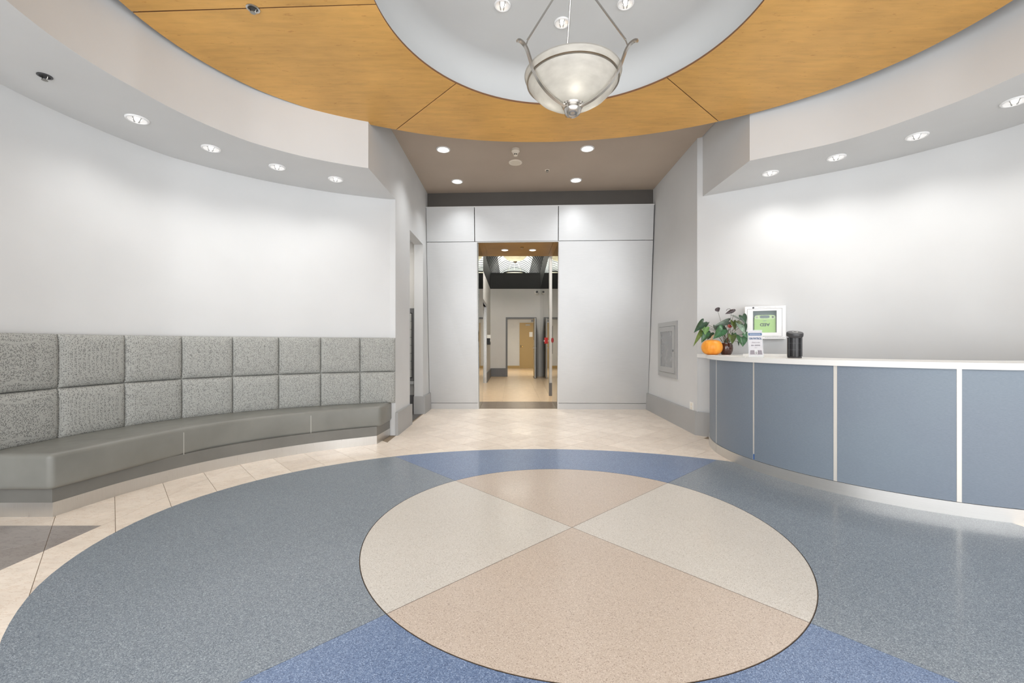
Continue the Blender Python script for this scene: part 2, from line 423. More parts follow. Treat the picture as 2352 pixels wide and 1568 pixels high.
strip_obj('divider_ring', circ2, circ, -.02, .0042, M['divider'], floor, closed=True)
for a in (A1, A2):
    d = Vector((math.cos(a), math.sin(a))); nn = Vector((-d.y, d.x))*gap; c = Vector(TC)
    p, q = c-d*RIN, c+d*RIN
    strip_obj('divider_strip', [tuple(p-nn), tuple(q-nn)], [tuple(p+nn), tuple(q+nn)], -.02, .0041, M['divider'], floor)

# marble tiles, one diagonal grid
TS = .3048; GA = math.radians(-47); gu = Vector((math.cos(GA), math.sin(GA))); gv = Vector((-gu.y, gu.x)); G0 = Vector((-3.017, 3.705))
def clip(P, n, d):          # keep n.p >= d
    out = []
    for i in range(len(P)):
        a, b = P[i], P[(i+1) % len(P)]; da, db = n.dot(a)-d, n.dot(b)-d
        if da >= 0: out.append(a)
        if (da >= 0) != (db >= 0): out.append(a.lerp(b, da/(da-db)))
    return out
def in_room(p):
    if -1.5 <= p.x <= 2.47 and 5 < p.y < 7.95: return True
    dx, dy = p.x-CX, p.y-CY; u = math.cos(TILT)*dx-math.sin(TILT)*dy; v = math.sin(TILT)*dx+math.cos(TILT)*dy
    a = math.hypot(u, KK*v)
    if p.x < 0: return a < 3.75 or (p.y < 3.1 and p.x > -4 and p.y > 1.0)
    return a < 4.3
g = .0016
full = None
def tile_mesh(P):
    c = sum(P, Vector((0, 0)))/len(P)
    vs = [(*(p-c), -.012) for p in P]+[(*(p-c), .001) for p in P]; n = len(P)
    return c, mesh('marble_tile', vs, [tuple(range(n, 2*n))]+[(k, (k+1) % n, n+(k+1) % n, n+k) for k in range(n)])
fullmesh = {}
ntile = 0
for i in range(-40, 40):
    for j in range(-40, 40):
        o = G0+gu*(i*TS)+gv*(j*TS)
        sq = [o+gu*g+gv*g, o+gu*(TS-g)+gv*g, o+gu*(TS-g)+gv*(TS-g), o+gu*g+gv*(TS-g)]
        c = o+gu*TS/2+gv*TS/2
        if c.y < 1.0 or not any(in_room(p) for p in sq): continue
        # under the terrazzo or the counter: nothing shows
        def hid(p):
            dx, dy = p.x-CX, p.y-CY; u = math.cos(TILT)*dx-math.sin(TILT)*dy; v = math.sin(TILT)*dx+math.cos(TILT)*dy
            return math.hypot(u, KK*v) < 2.83 or (Vector((4, 4.5))-p).length < 1.7
        if all(hid(p) for p in sq): continue
        if c.x > 2.6 and c.y > 2.7 and (c.x < 3.1 or c.y > 3.2): continue
        pieces = []
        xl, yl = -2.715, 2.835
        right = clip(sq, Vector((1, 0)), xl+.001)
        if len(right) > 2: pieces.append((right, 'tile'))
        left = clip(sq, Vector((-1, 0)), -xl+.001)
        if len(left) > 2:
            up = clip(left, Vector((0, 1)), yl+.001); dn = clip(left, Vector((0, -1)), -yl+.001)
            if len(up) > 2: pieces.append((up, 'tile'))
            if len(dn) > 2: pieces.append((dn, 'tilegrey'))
        for P, mk in pieces:
            P = [p for p in P]
            if c.y > 5.3 and (max(p.x for p in P) > 2.4 or min(p.x for p in P) < -1.5 or max(p.y for p in P) > 7.9):
                P = clip(clip(clip(P, Vector((1, 0)), -1.52), Vector((-1, 0)), -2.46 if c.y > 5.8 else -2.75), Vector((0, -1)), -7.96)
                if len(P) < 3: continue
            q = [P[k] for k in range(len(P)) if (P[k]-P[k-1]).length > 1e-4]
            if len(q) < 3: continue
            if len(q) == 4 and abs((q[0]-q[2]).length-TS*1.4142) < .01 and abs((q[1]-q[3]).length-TS*1.4142) < .01:
                if mk not in fullmesh: cc, fullmesh[mk] = tile_mesh(q)
                cc = sum(q, Vector((0, 0)))/4; me = fullmesh[mk]
            else: cc, me = tile_mesh(q)
            t = new_obj('marble_tile', me, M[mk], floor); t.location = (cc.x, cc.y, 0); ntile += 1
            if mk == 'tilegrey': t['label'] = 'grey marble tile'
print('tiles', ntile)

# ------------------------------------------------------------------ curved walls, soffits, ceiling
WL = [(200, 4.15), (190, 4.12), (180, 4.14), (169, 4.2), (157, 4.31), (143, 4.32), (130, 4.30), (119.9, 4.272)]
tabWL = sorted(WL)
wl = [EL(lerp_tab(tabWL, 196-k*(196-119.9)/60), 196-k*(196-119.9)/60) for k in range(61)]
ZL, ZR, ZC = 3.10, 3.14, 3.935
strip = strip_obj('wall_left', wl, offset(wl, .12), 0, ZC, M['white'], smooth=True); struct(strip)
wr = spline([(2.45, 5.675), (2.515, 5.635), (3.246, 5.12), (3.87, 4.63), (4.29, 4.127), (4.50, 3.77), (4.66, 3.2), (4.70, 2.6), (4.6, 1.9), (4.35, 1.3)], 10)[10:]
wr = [(2.45, 5.675)]+wr
struct(strip_obj('wall_right', wr, offset(wr, .12), 0, ZC, M['white'], smooth=True))
def soffit(name, edge, wall, z):
    n = 60; e = resample(edge, n); w = resample(wall, n)
    return struct(strip_obj(name, e, w, z, ZC-.001, M['white'], smooth=True))
sl_tab = [(132.2, 3.09), (145, 3.19), (155, 3.235), (168, 3.22), (177, 3.21), (200, 3.3)]
sl = [EL(lerp_tab(sl_tab, t), t) for t in [200-k*(200-132.2)/50 for k in range(51)]]
sl[-1] = (-1.552, 4.632)
soffit('ceiling_soffit_left', sl, [p for p in wl if True], ZL)
sr = spline([(2.516, 4.539), (3.167, 4.083), (3.52, 3.526), (3.644, 3.138), (3.72, 2.6), (3.64, 2.0), (3.35, 1.4)], 12)
soffit('ceiling_soffit_right', sr, [(2.508, 5.64)]+wr[2:], ZR)
ceiling = struct(box('ceiling', -5.4, 5.6, -1.3, 8.2, ZC, ZC+.12, M['ceil']))
struct(poly('ceiling_vestibule', [(x, y, z) for z in (ZC-.012, ZC) for x, y in ((-1.56, 4.75), (2.5, 4.75), (2.5, 7.58), (-1.56, 7.78))], [(0, 1, 2, 3), (7, 6, 5, 4), (0, 4, 5, 1), (1, 5, 6, 2), (2, 6, 7, 3), (3, 7, 4, 0)], M['taupe']))
RC, RR = (.40, 2.94), 1.365
cy1 = [(RC[0]+1.43*math.cos(2*PI*k/96), RC[1]+1.43*math.sin(2*PI*k/96)) for k in range(96)]
cy2 = [(RC[0]+1.45*math.cos(2*PI*k/96), RC[1]+1.45*math.sin(2*PI*k/96)) for k in range(96)]
rec = lathe('ceiling_recess', [(1.43, 3.632)]+[(1.23+.2*math.cos(PI/2*k/8), 3.733+.2*math.sin(PI/2*k/8)) for k in range(9)]+[(0, ZC-.002), (0, ZC+.004), (1.46, ZC+.004), (1.46, 3.632), (1.43, 3.632)], M['recess'], None, 96, (RC[0], RC[1], 0), 60); struct(rec)

# wooden ring
ring = thing('ceiling_ring', (0, 0, 0), 'large oval maple veneer ceiling ring around the round white recess', 'ceiling ring')
tabR = [(-60, 3.14), (10, 3.137), (26, 3.178), (39, 3.186), (58, 3.172), (94, 3.137), (126, 3.139), (132, 3.156), (154, 3.196), (167, 3.175), (182, 3.141), (300, 3.14)]
def ring_out(ang):
    lo, hi = 1.5, 4
    for _ in range(40):
        r = (lo+hi)/2; x, y = RC[0]+r*math.cos(ang), RC[1]+r*math.sin(ang)
        dx, dy = x-CX, y-CY; u = math.cos(TILT)*dx-math.sin(TILT)*dy; v = math.sin(TILT)*dx+math.cos(TILT)*dy
        t = math.degrees(math.atan2(KK*v, u)) % 360
        if t > 300: t -= 360
        if math.hypot(u, KK*v) > lerp_tab(tabR, t): hi = r
        else: lo = r
    return (RC[0]+lo*math.cos(ang), RC[1]+lo*math.sin(ang))
def ang_of(p): return math.atan2(p[1]-RC[1], p[0]-RC[0]) % (2*PI)
joints = [((2.229, 4.625), (1.421, 3.888)), ((-1.297, 4.801), (-.536, 3.973)), ((-2.759, 3.102), (-.972, 3.031)), ((-1.4, .95), (-.55, 1.96)), ((2.3, 1.1), (1.40, 2.02)), ((3.5, 2.62), (1.76, 2.80))]
for i in range(6):
    (o0, i0), (o1, i1) = joints[i], joints[(i+1) % 6]
    ao0, ao1, ai0, ai1 = ang_of(o0), ang_of(o1), ang_of(i0), ang_of(i1)
    if ao1 < ao0: ao1 += 2*PI
    while ai1 < ai0: ai1 += 2*PI
    n = 36; do = .0028; di = .004
    outs = [ring_out(ao0+do*.6+(ao1-ao0-do*1.2)*k/n) for k in range(n+1)]
    ins = [(RC[0]+RR*math.cos(ai0+di*.6+(ai1-ai0-di*1.2)*k/n), RC[1]+RR*math.sin(ai0+di*.6+(ai1-ai0-di*1.2)*k/n)) for k in range(n+1)]
    vp = strip_obj('veneer_panel', ins, outs, 3.60, 3.607, M['wood%d' % i], ring)
    vp.data.materials.append(M['woodedge'])
    for p in vp.data.polygons:
        if abs(p.normal.z) < .5: p.material_index = 1
bo = [ring_out(2*PI*k/120) for k in range(120)]; bi = [(RC[0]+(RR+.003)*math.cos(2*PI*k/120), RC[1]+(RR+.003)*math.sin(2*PI*k/120)) for k in range(120)]
bo = [(x+(RC[0]-x)*.012, y+(RC[1]-y)*.012) for x, y in bo]
strip_obj('backing_board', bi, bo, 3.6075, 3.619, M['woodedge'], ring, closed=True)
for k in range(8):
    a = 2*PI*k/8+.3; p = (RC[0]+1.9*math.cos(a)*1.1, RC[1]+1.62*math.sin(a))
    tube('hanger_rod', [(*p, 3.64), (*p, ZC)], .006, M['chromedark'], ring)

# vestibule side walls
def vwall(name, pts, z0, z1, thick, m): return struct(strip_obj(name, pts, offset(pts, thick), z0, z1, m))
XL = -1.53
def multi_box(name, boxes, m, parent=None):
    vs = []; fs = []
    for x0, x1, y0, y1, z0, z1 in boxes:
        b = len(vs); vs += [(x, y, z) for z in (z0, z1) for x, y in ((x0, y0), (x1, y0), (x1, y1), (x0, y1))]
        fs += [tuple(b+k for k in f) for f in ((0, 3, 2, 1), (4, 5, 6, 7), (0, 1, 5, 4), (1, 2, 6, 5), (2, 3, 7, 6), (3, 0, 4, 7))]
    return poly(name, vs, fs, m, parent)
struct(multi_box('wall_vestibule_left', [(XL-.15, XL, 5.63, 6.42, 0, ZC), (XL-.15, XL, 7.37, 8.1, 0, ZC), (XL-.15, XL, 6.42, 7.37, 2.91, ZC)], M['white']))
struct(poly('wall_vestibule_right', [(x, y, z) for z in (0, ZC) for x, y in ((2.455, 5.67), (2.57, 5.69), (2.62, 8.1), (2.50, 8.1))], [(0, 3, 2, 1), (4, 5, 6, 7), (0, 1, 5, 4), (1, 2, 6, 5), (2, 3, 7, 6), (3, 0, 4, 7)], M['white']))
BH = .305
def bboard(name, pts, th, m, h=BH): return struct(strip_obj(name, pts, offset(pts, th), 0, h, m))
bboard('baseboard_vestibule_right', [(2.50, 7.93), (2.455, 5.66), (2.515, 5.615), (2.72, 5.475)], -.04, M['basegrey'])
bboard('baseboard_vestibule_left', [(XL, 5.62), (XL, 6.43)], -.036, M['basegrey'])
bboard('baseboard_vestibule_far', [(XL-.15, 7.365), (XL+.002, 7.365), (XL, 7.93)], -.036, M['basegrey'])

# side passage with the mailboxes
struct(box('floor_passage', -3.4, XL-.02, 6.0, 7.62, -.1, .002, M['carpet']))
struct(multi_box('wall_passage', [(-3.4, XL-.15, 7.6, 7.72, 0, 3.2), (-3.5, -3.4, 5.9, 7.7, 0, 3.2), (-3.4, XL-.15, 5.88, 6.0, 0, 3.2)], M['greypaint']))
struct(box('ceiling_passage', -3.5, XL-.15, 5.9, 7.7, 3.0, 3.1, M['ceil']))
struct(box('baseboard_passage', -3.4, XL-.15, 7.575, 7.6, 0, .3, M['baseblue']))
area('passage_fill_light', (-2.4, 6.8, 2.98), (0, 0, 0), .8, .5, 14, (1, .97, .93))  # unseen fill light added to brighten the side passage
mb = thing('mailbox_bank', (-2.3, 7.6, 0), 'grey framed aluminium mailbox bank inside the narrow side opening', 'mailbox')
multi_box('frame', [(-.62, .60, -.05, 0, 1.75, 1.83), (-.62, .60, -.05, 0, .55, .60), (-.62, -.54, -.05, 0, .6, 1.75), (.545, .60, -.05, 0, .6, 1.75)], M['doorgrey'], mb)
box('back_panel', -.54, .545, -.02, 0, .6, 1.75, M['blackgloss'], mb)
for r in range(8):
    for c in range(3):
        box('mailbox_door', -.53+c*.355, -.53+c*.355+.35, -.045, -.02, .615+r*.141, .615+r*.141+.136, M['mail'], mb, .003)
box('ledge', -.62, .60, -.16, 0, .50, .55, M['boxgrey'], mb, .006)

# ------------------------------------------------------------------ leaning metal back wall
BL, BR, TL, TR = Vector((-1.53, 7.94, 0)), Vector((2.50, 7.88, 0)), Vector((-1.53, 7.60, 3.615)), Vector((2.47, 7.43, 3.615))
def bw(u, v, d=0):
    p = BL.lerp(BR, u).lerp(TL.lerp(TR, u), v); return p+Vector((.02, -1, -.09)).normalized()*d
wall_back = struct(multi_box('wall_back', [(-1.53, -.70, 8.03, 8.11, 0, ZC), (.92, 2.5, 8.03, 8.11, 0, ZC), (-.70, .92, 8.03, 8.11, 3.10, ZC)], M['fascia']))
def bpanel(u0, u1, v0, v1, name='metal_panel', m='alu', d0=-.03, d1=0, n=1):
    V = []
    for d in (d0, d1):
        for u, v in ((u0, v0), (u1, v0), (u1, v1), (u0, v1)): V.append(bw(u, v, d))
    o = poly(name, V, [(0, 1, 2, 3), (7, 6, 5, 4), (0, 4, 5, 1), (1, 5, 6, 2), (2, 6, 7, 3), (3, 7, 4, 0)], M[m], wall_back); return o
def U(x): return (x+1.53)/4.02
gp = .0016
UL, UR = U(-.625), U(.838)
vs_ = 3.02/3.615
bpanel(0.002, UL-.003, .032, vs_-.0012); bpanel(UR+.003, .998, .032, vs_-.0012)
bpanel(0.002, U(-.66)-gp, vs_+.0012, 1); bpanel(U(-.66)+gp, U(.825)-gp, vs_+.0012, 1); bpanel(U(.825)+gp, .998, vs_+.0012, 1)
bpanel(0.002, UL-.003, 0, .030, 'base_strip', 'alu', -.03, .004); bpanel(UR+.003, .998, 0, .030, 'base_strip', 'alu', -.03, .004)
bpanel(UL-.003, UL+.002, 0, vs_-.001, 'edge_trim', 'edge', -.06, .004); bpanel(UR-.002, UR+.003, 0, vs_-.001, 'edge_trim', 'edge', -.06, .004)
bpanel(UL-.003, UR+.003, vs_-.004, vs_-.0005, 'edge_trim', 'edge', -.06, .004)
bpanel(0, 1, .999, 1.004, 'top_cap', 'edge', -.2, .004)
struct(poly('trim_1', [(x, y, z) for z in (3.55, ZC-.01) for x, y in ((-1.54, 7.76), (2.5, 7.565), (2.5, 7.63), (-1.54, 7.83))], [(0, 3, 2, 1), (4, 5, 6, 7), (0, 1, 5, 4), (1, 2, 6, 5), (2, 3, 7, 6), (3, 0, 4, 7)], M['fascia']))

# portal: mirror jambs, wooden soffit, brown threshold
portal = struct(thing('door_1', (0, 0, 0), None, None))
for x0, x1, sgn in ((-.625, -.60, 1), (.838, .862, -1)):
    V = [(x0 if sgn > 0 else x1, 7.96, 0), (x1 if sgn > 0 else x0, 7.96, 0), (x1 if sgn > 0 else x0, 8.95, 0), (x0 if sgn > 0 else x1, 8.95, 0)]
    xi = -.602 if sgn > 0 else .836; xo = xi-.05*sgn
    poly('mirror_jamb', [(xi, 7.955, 0), (xi, 8.95, 0), (xi, 8.95, 3.04), (xi, 7.68, 3.04), (xo, 7.955, 0), (xo, 8.95, 0), (xo, 8.95, 3.04), (xo, 7.68, 3.04)],
         [(0, 1, 2, 3), (7, 6, 5, 4), (0, 4, 5, 1), (1, 5, 6, 2), (2, 6, 7, 3), (3, 7, 4, 0)], M['mirror'], portal)
for x0, x1 in ((-.602, -.508), (-.504, .742), (.746, .836)): box('soffit_panel', x0, x1, 7.67, 8.93, 3.03, 3.05, M['woodportal'], portal)
box('soffit_block', -.64, .88, 7.72, 8.95, 3.055, 3.30, M['charcoal'], portal)
floor2 = struct(box('floor_corridor', -1.4, 2.2, 8.0, 22, -.12, -.002, M['grout']))
for k in range(5):
    x0 = -.60+k*.2875
    box('threshold_tile', x0+.002, x0+.2855, 7.97, 8.94, -.01, .001, M['tilebrown'], floor2)
for k in range(7):
    for q in range(3):
        box('corridor_tile', -1.0+q*.8+.001, -1.0+q*.8+.799, 8.945+k*1.0, 8.945+k*1.0+.998, -.01, .001, M['corrfloor'], floor2)
for k in range(3):
    for q in range(4):
        box('room_tile', -1.0+q*.8+.001, -1.0+q*.8+.799, 15.945+k*1.8, 15.945+k*1.8+1.798, -.01, .001, M['corrfloor'], floor2)

# ------------------------------------------------------------------ corridor
def rx(y): return .87+(y-9.97)*.03
YF = 15.84
struct(multi_box('wall_corridor_left', [(-.95, -.80, 8.95, 11.2, 0, 3.24), (-.95, -.80, 13.2, YF, 0, 3.24), (-.95, -.80, 11.2, 13.2, 2.35, 3.24), (-1.5, -1.4, 11.1, 13.3, 0, 3.24)], M['greypaint']))
struct(multi_box('trim_2', [(-.95, -.792, 8.95, YF, 3.24, 3.83)], M['charcoal']))
lift = struct(thing('door_2', (-.80, 12.2, 0), None, None))
multi_box('door_frame', [(-.06, .02, -1.06, -.98, 0, 2.43), (-.06, .02, .98, 1.06, 0, 2.43), (-.06, .02, -1.06, 1.06, 2.35, 2.43)], M['chrome'], lift)
box('door_leaf', -.12, -.09, -.98, -.003, 0.005, 2.35, M['mirror'], lift); box('door_leaf', -.12, -.09, .003, .98, 0.005, 2.35, M['mirror'], lift)
bboard('baseboard_corridor_left', [(-.80, 13.3), (-.80, YF)], -.03, M['baseblue'])
wcr = struct(poly('wall_corridor_right', [(x, y, z) for z in (0, 3.24) for x, y in ((rx(9.97), 9.97), (1.02, 9.97), (1.3, YF), (rx(YF), YF))], [(0, 3, 2, 1), (4, 5, 6, 7), (0, 1, 5, 4), (1, 2, 6, 5), (2, 3, 7, 6), (3, 0, 4, 7)], M['greypaint']))
for k, (y0, y1) in enumerate(((10.0, 12.9), (12.92, 15.80))):
    poly('mirror_panel', [(x, y, z) for z in (.002, 3.235) for x, y in ((rx(y0)-.012, y0), (rx(y0)+.01, y0), (rx(y1)+.01, y1), (rx(y1)-.012, y1))], [(0, 3, 2, 1), (4, 5, 6, 7), (0, 1, 5, 4), (1, 2, 6, 5), (2, 3, 7, 6), (3, 0, 4, 7)], M['mirror'], wcr)
struct(box('baseboard_corridor_post', rx(9.97)-.014, 1.02, 9.93, 9.97, 0, .30, M['baseblue']))
struct(poly('trim_3', [(x, y, z) for z in (3.24, 3.83) for x, y in ((rx(8.95)-.008, 8.95), (1.1, 8.95), (1.3, YF), (rx(YF)-.008, YF))], [(0, 3, 2, 1), (4, 5, 6, 7), (0, 1, 5, 4), (1, 2, 6, 5), (2, 3, 7, 6), (3, 0, 4, 7)], M['charcoal']))
struct(multi_box('wall_corridor_alcove', [(2.1, 2.2, 8.9, 10.1, 0, 3.24), (1.02, 2.2, 9.98, 10.1, 0, 3.24), (.88, 2.2, 8.83, 8.95, 0, 3.24)], M['greypaint']))
struct(box('ceiling_alcove', .9, 2.2, 8.85, 10.05, 3.2, 3.24, M['ceil']))
area('alcove_fill_light', (1.55, 9.4, 3.18), (0, 0, 0), .5, .5, 5, (1, .97, .93))  # unseen fill light added to brighten the front of the post
# far wall with a doorway
struct(multi_box('wall_corridor_far', [(-.95, -.23, YF, YF+.12, 0, 3.24), (.90, 1.35, YF, YF+.12, 0, 3.24), (-.23, .90, YF, YF+.12, 2.19, 3.24)], M['greypaint']))
struct(box('trim_4', -.95, 1.35, YF-.006, YF+.12, 3.24, 3.83, M['charcoal']))
struct(box('baseboard_corridor_far', -.80, -.232, YF-.03, YF, 0, .31, M['baseblue']))
fr = struct(thing('door_3', (0, YF, 0), None, None))
multi_box('door_frame', [(-.23, -.165, -.04, .13, 0, 2.19), (.835, .90, -.04, .13, 0, 2.19), (-.165, .835, -.04, .13, 2.12, 2.19)], M['doorgrey'], fr)
leaf = box('door_leaf', .785, .83, -.90, -.04, .012, 2.11, M['tanlight'], fr)
box('leaf_edge', .784, .831, -.912, -.90, .012, 2.11, M['boxgrey'], leaf)
box('vision_pane', .781, .786, -.62, -.45, 1.35, 1.95, M['black'], leaf)
box('kick_edge', .775, .83, -.90, -.05, .012, .03, M['black'], leaf)
tube('lever_handle', [(.85, -.83, 1.07), (.735, -.83, 1.07), (.735, -.72, 1.07)], .012, M['chrome'], leaf)
lathe('lever_rose', [(0, -.02), (.03, -.02), (.03, .02), (0, .02)], M['chrome'], leaf, 16, (.807, -.83, 1.07)).rotation_euler = (0, PI/2, 0)
box('door_closer', .70, .79, -.30, -.05, 2.02, 2.08, M['midgrey'], leaf)
# room beyond
struct(multi_box('wall_room', [(-1.0, .374, 21.3, 21.4, 0, 2.7), (1.24, 2.2, 21.3, 21.4, 0, 2.7), (.374, 1.24, 21.3, 21.4, 2.26, 2.7), (-1.1, -1.0, YF+.12, 21.4, 0, 2.7), (2.2, 2.3, YF+.12, 21.4, 0, 2.7)], M['white']))
struct(box('ceiling_room', -1.1, 2.3, YF+.12, 21.4, 2.7, 2.8, M['ceil']))
struct(box('baseboard_room', -1.0, .37, 21.27, 21.3, 0, .13, M['tan']))
td = struct(thing('door_4', (.374, 21.3, 0), None, None))
multi_box('door_frame', [(0, .05, -.03, .1, 0, 2.26), (.82, .87, -.03, .1, 0, 2.26), (.05, .82, -.03, .1, 2.20, 2.26)], M['tan'], td)
box('door_leaf', .045, .825, -.005, .04, .0005, 2.203, M['tan'], td)
lathe('door_knob', [(0, -.06), (.03, -.055), (.034, -.035), (.015, -.02), (.03, -.012), (.03, 0), (0, 0)], M['brass'], td, 16, (.13, -.005, 1.08)).rotation_euler = (-PI/2, 0, 0)
box('strike_plate', .055, .075, -.009, -.004, 1.03, 1.15, M['black'], td)
box('closer_body', .30, .52, -.07, -.005, 2.12, 2.18, M['boxgrey'], td)
set_props(box('door_notice', .86, 1.02, 21.288, 21.293, 1.56, 1.80, M['paper']), 'white paper notice taped to the tan door at the corridor end', 'notice')

# vault, ribs
vault = struct(thing('ceiling_vault', (0, 0, 0), None, None))
vc = (.12, 3.83); VR = .92
def arc(r, y, n=24): return [(vc[0]+r*math.cos(PI*k/n), y, vc[1]+r*math.sin(PI*k/n)) for k in range(n+1)]
n = 24; k1 = n+1
def shell(name, k0, k2, m):
    V = []; w = k2-k0+1
    for rr_, yy in ((VR+.03, 8.95), (VR+.03, 20.5), (VR+.09, 8.95), (VR+.09, 20.5)): V += arc(rr_, yy)[k0:k2+1]
    F = []
    for k in range(w-1): F += [(k, k+1, w+k+1, w+k), (2*w+k, 3*w+k, 3*w+k+1, 2*w+k+1)]
    F += [(0, w, 3*w, 2*w), (w-1, 2*w-1, 4*w-1, 3*w-1)]
    return autosmooth(poly(name, V, F, m, vault))
shell('crown_panel', 6, 18, M['vault'])
shell('side_panel', 0, 6, M['vaultside']); shell('side_panel', 18, 24, M['vaultside'])
y = 9.1; ribm = None
while y < 20.3:
    if ribm is None:
        V = arc(VR+.016, -.025)+arc(VR+.016, .025)+arc(VR+.04, -.025)+arc(VR+.04, .025); F = []
        for k in range(n):
            for a, b in ((0, 1), (1, 3), (3, 2), (2, 0)): F.append((a*k1+k, a*k1+k+1, b*k1+k+1, b*k1+k))
        ribm = mesh('vault_rib', V, F)
    r = new_obj('vault_rib', ribm, M['rib'], vault); r.location = (0, y, 0); y += .42
struct(poly('wall_vault_far', arc(VR+.08, 20.5)+[(vc[0], 20.5, 3.0)], [tuple(range(k1))], M['vault']))
struct(box('ceiling_corridor_deck', -.95, 1.3, YF+.13, 20.5, 3.70, 3.80, M['charcoal']))
for nm, yy, zz in (('nearer', 13.6, 4.06), ('farther', 17.3, 4.05)):
    t = thing('pendant_bowl', (.10, yy, zz), 'pale glass bowl pendant under the corridor vault, the %s of the two' % nm, 'pendant light', 'corridor bowl pendants')
    lathe('glass_bowl', [(.43, .03), (.42, 0), (.36, -.10), (.25, -.19), (.1, -.235), (0, -.24)], M['bowlwarm'], t, 32)
    lathe('rim_band', [(.425, .03), (.445, .03), (.445, -.02), (.425, -.02), (.425, .03)], M['rib'], t, 32)
    lathe('finial', [(0, -.30), (.03, -.285), (.045, -.26), (.07, -.245), (.05, -.235), (0, -.235)], M['chrome'], t, 16)
    for k in range(3):
        a = 2*PI*k/3+.5; tube('rod', [(.38*math.cos(a), .38*math.sin(a), .0), (.03*math.cos(a), .03*math.sin(a), .66)], .008, M['chrome'], t, 6)
    lathe('canopy', [(0, .63), (.06, .63), (.07, .70), (0, .70)], M['chrome'], t, 16)
    point((.10, yy, zz-.03), P_CORR, .05, (1, .96, .89)); spot((.10, yy, zz+.0), 420, 100, .5, (1, .99, .96), .06, (PI, 0, 0))
for yy in (9.7, 11.8): area('vault_fill_light', (.12, yy, 4.66), (0, 0, 0), .5, .9, 70, (1, .96, .9))  # fill lights added out of view to brighten the corridor
area('vault_fill_uplight', (.12, 18.1, 3.87), (PI, 0, 0), 1.2, 3.8, 55, (1, 1, .97))  # fill light added behind the dark band to brighten the vault crown
area('room_ceiling_lamp', (.6, 18.5, 2.68), (0, 0, 0), 1.2, 1.2, P_ROOM, (1, .92, .76))

# corridor fittings
t = thing('security_camera', (.91, YF-.02, 3.11), 'small white dome security camera below the dark band at corridor end', 'camera')
box('wall_plate', -.06, .06, -.01, .02, -.08, .08, M['plastic'], t)
lathe('camera_body', [(0, -.02), (.055, -.02), (.08, .03), (.08, .08), (.05, .11), (0, .11)], M['plastic'], t, 20).rotation_euler = (PI/2, 0, 0)
lathe('camera_lens', [(0, .0), (.04, .0), (.04, .03), (.02, .035), (0, .035)], M['black'], t, 16, (0, -.105, 0)).rotation_euler = (PI/2, 0, 0)
t = thing('sanitizer_dispenser', (-.80, 13.7, 1.21), 'white and black hand sanitizer dispenser on the left corridor wall', 'dispenser')
box('dispenser_cover', 0, .13, -.08, .08, .05, .28, M['plastic'], t, .02)
box('dispenser_body', 0, .11, -.085, .085, -.03, .18, M['black'], t, .01)
t = thing('call_button_plate', (-.80, 11.0, 1.2), 'narrow steel call button plate on the left corridor wall', 'button plate')
box('face_plate', 0, .012, -.06, .06, -.18, .18, M['chrome'], t, .003)
for k in range(2): lathe('call_button', [(0, 0), (.02, 0), (.018, .01), (0, .01)], M['lampwarm'], t, 12, (.012, 0, -.05+.1*k)).rotation_euler = (0, PI/2, 0)
t = thing('fire_alarm_pull', (rx(11.2)-.012, 11.2, 1.29), 'small red fire alarm pull station on the mirrored right corridor wall', 'alarm')
box('alarm_body', -.045, 0, -.06, .06, -.08, .08, M['red'], t, .006)
box('pull_bar', -.06, -.045, -.045, .045, -.02, .01, M['trimwhite'], t)

t = thing('hanging_tag', (.8335, 8.86, 1.28), 'small oval red tag hanging on a dark cord inside the mirrored portal', 'tag')
tube('tag_cord', [(0, .0, -.28), (0, 0, .30)], .0025, M['darkgrey'], t, 6)
o = lathe('tag_disc', [(0, -.006), (.028, -.006), (.030, 0), (.028, .006), (0, .006)], M['red'], t, 24); o.rotation_euler = (PI/2, 0, 0); o.scale = (.7, 1.7, .5); o.location = (-.004, -.006, 0)

# ------------------------------------------------------------------ banquette bench
bench = thing('bench', (-2.9, 4.3, 0), 'long curved grey bench with tall quilted fabric back along the left wall', 'bench')
def BP(o):     # keep bench parts in world coordinates
    o.parent = bench; o.matrix_parent_inverse = Matrix.Translation((2.9, -4.3, 0)); return o
pl = spline([(-3.189, 2.978), (-3.12, 3.389), (-3.016, 3.704), (-2.886, 3.997), (-2.72, 4.25), (-2.53, 4.475), (-2.32, 4.681), (-2.08, 4.87), (-1.80, 5.04), (-1.622, 5.148)], 8)
def wl_at(px):     # wall curve in direction px (pixel column of the survey)
    k = (px-1176)/985
    for p, q in zip(wl, wl[1:]):
        fa, fb = p[0]-k*p[1], q[0]-k*q[1]
        if (fa <= 0) != (fb <= 0): u = fa/(fa-fb); return (p[0]+(q[0]-p[0])*u, p[1]+(q[1]-p[1])*u)
backpl = offset(wl, -.02)
NB = 80
pf = resample(pl, NB); wb = [(-3.78, 2.978)]+[p for p in wl if p[1] > 3.02 and p[1] < 5.6]+[(-1.60, 5.62)]
pb = resample(wb, NB)
BP(strip_obj('plinth', offset(pf, .004), offset(pb, -.01), .1, .21, M['plinth'], smooth=True))
BP(strip_obj('kick_plate', pf, offset(pb, -.01), .001, .1, M['steel'], smooth=True))
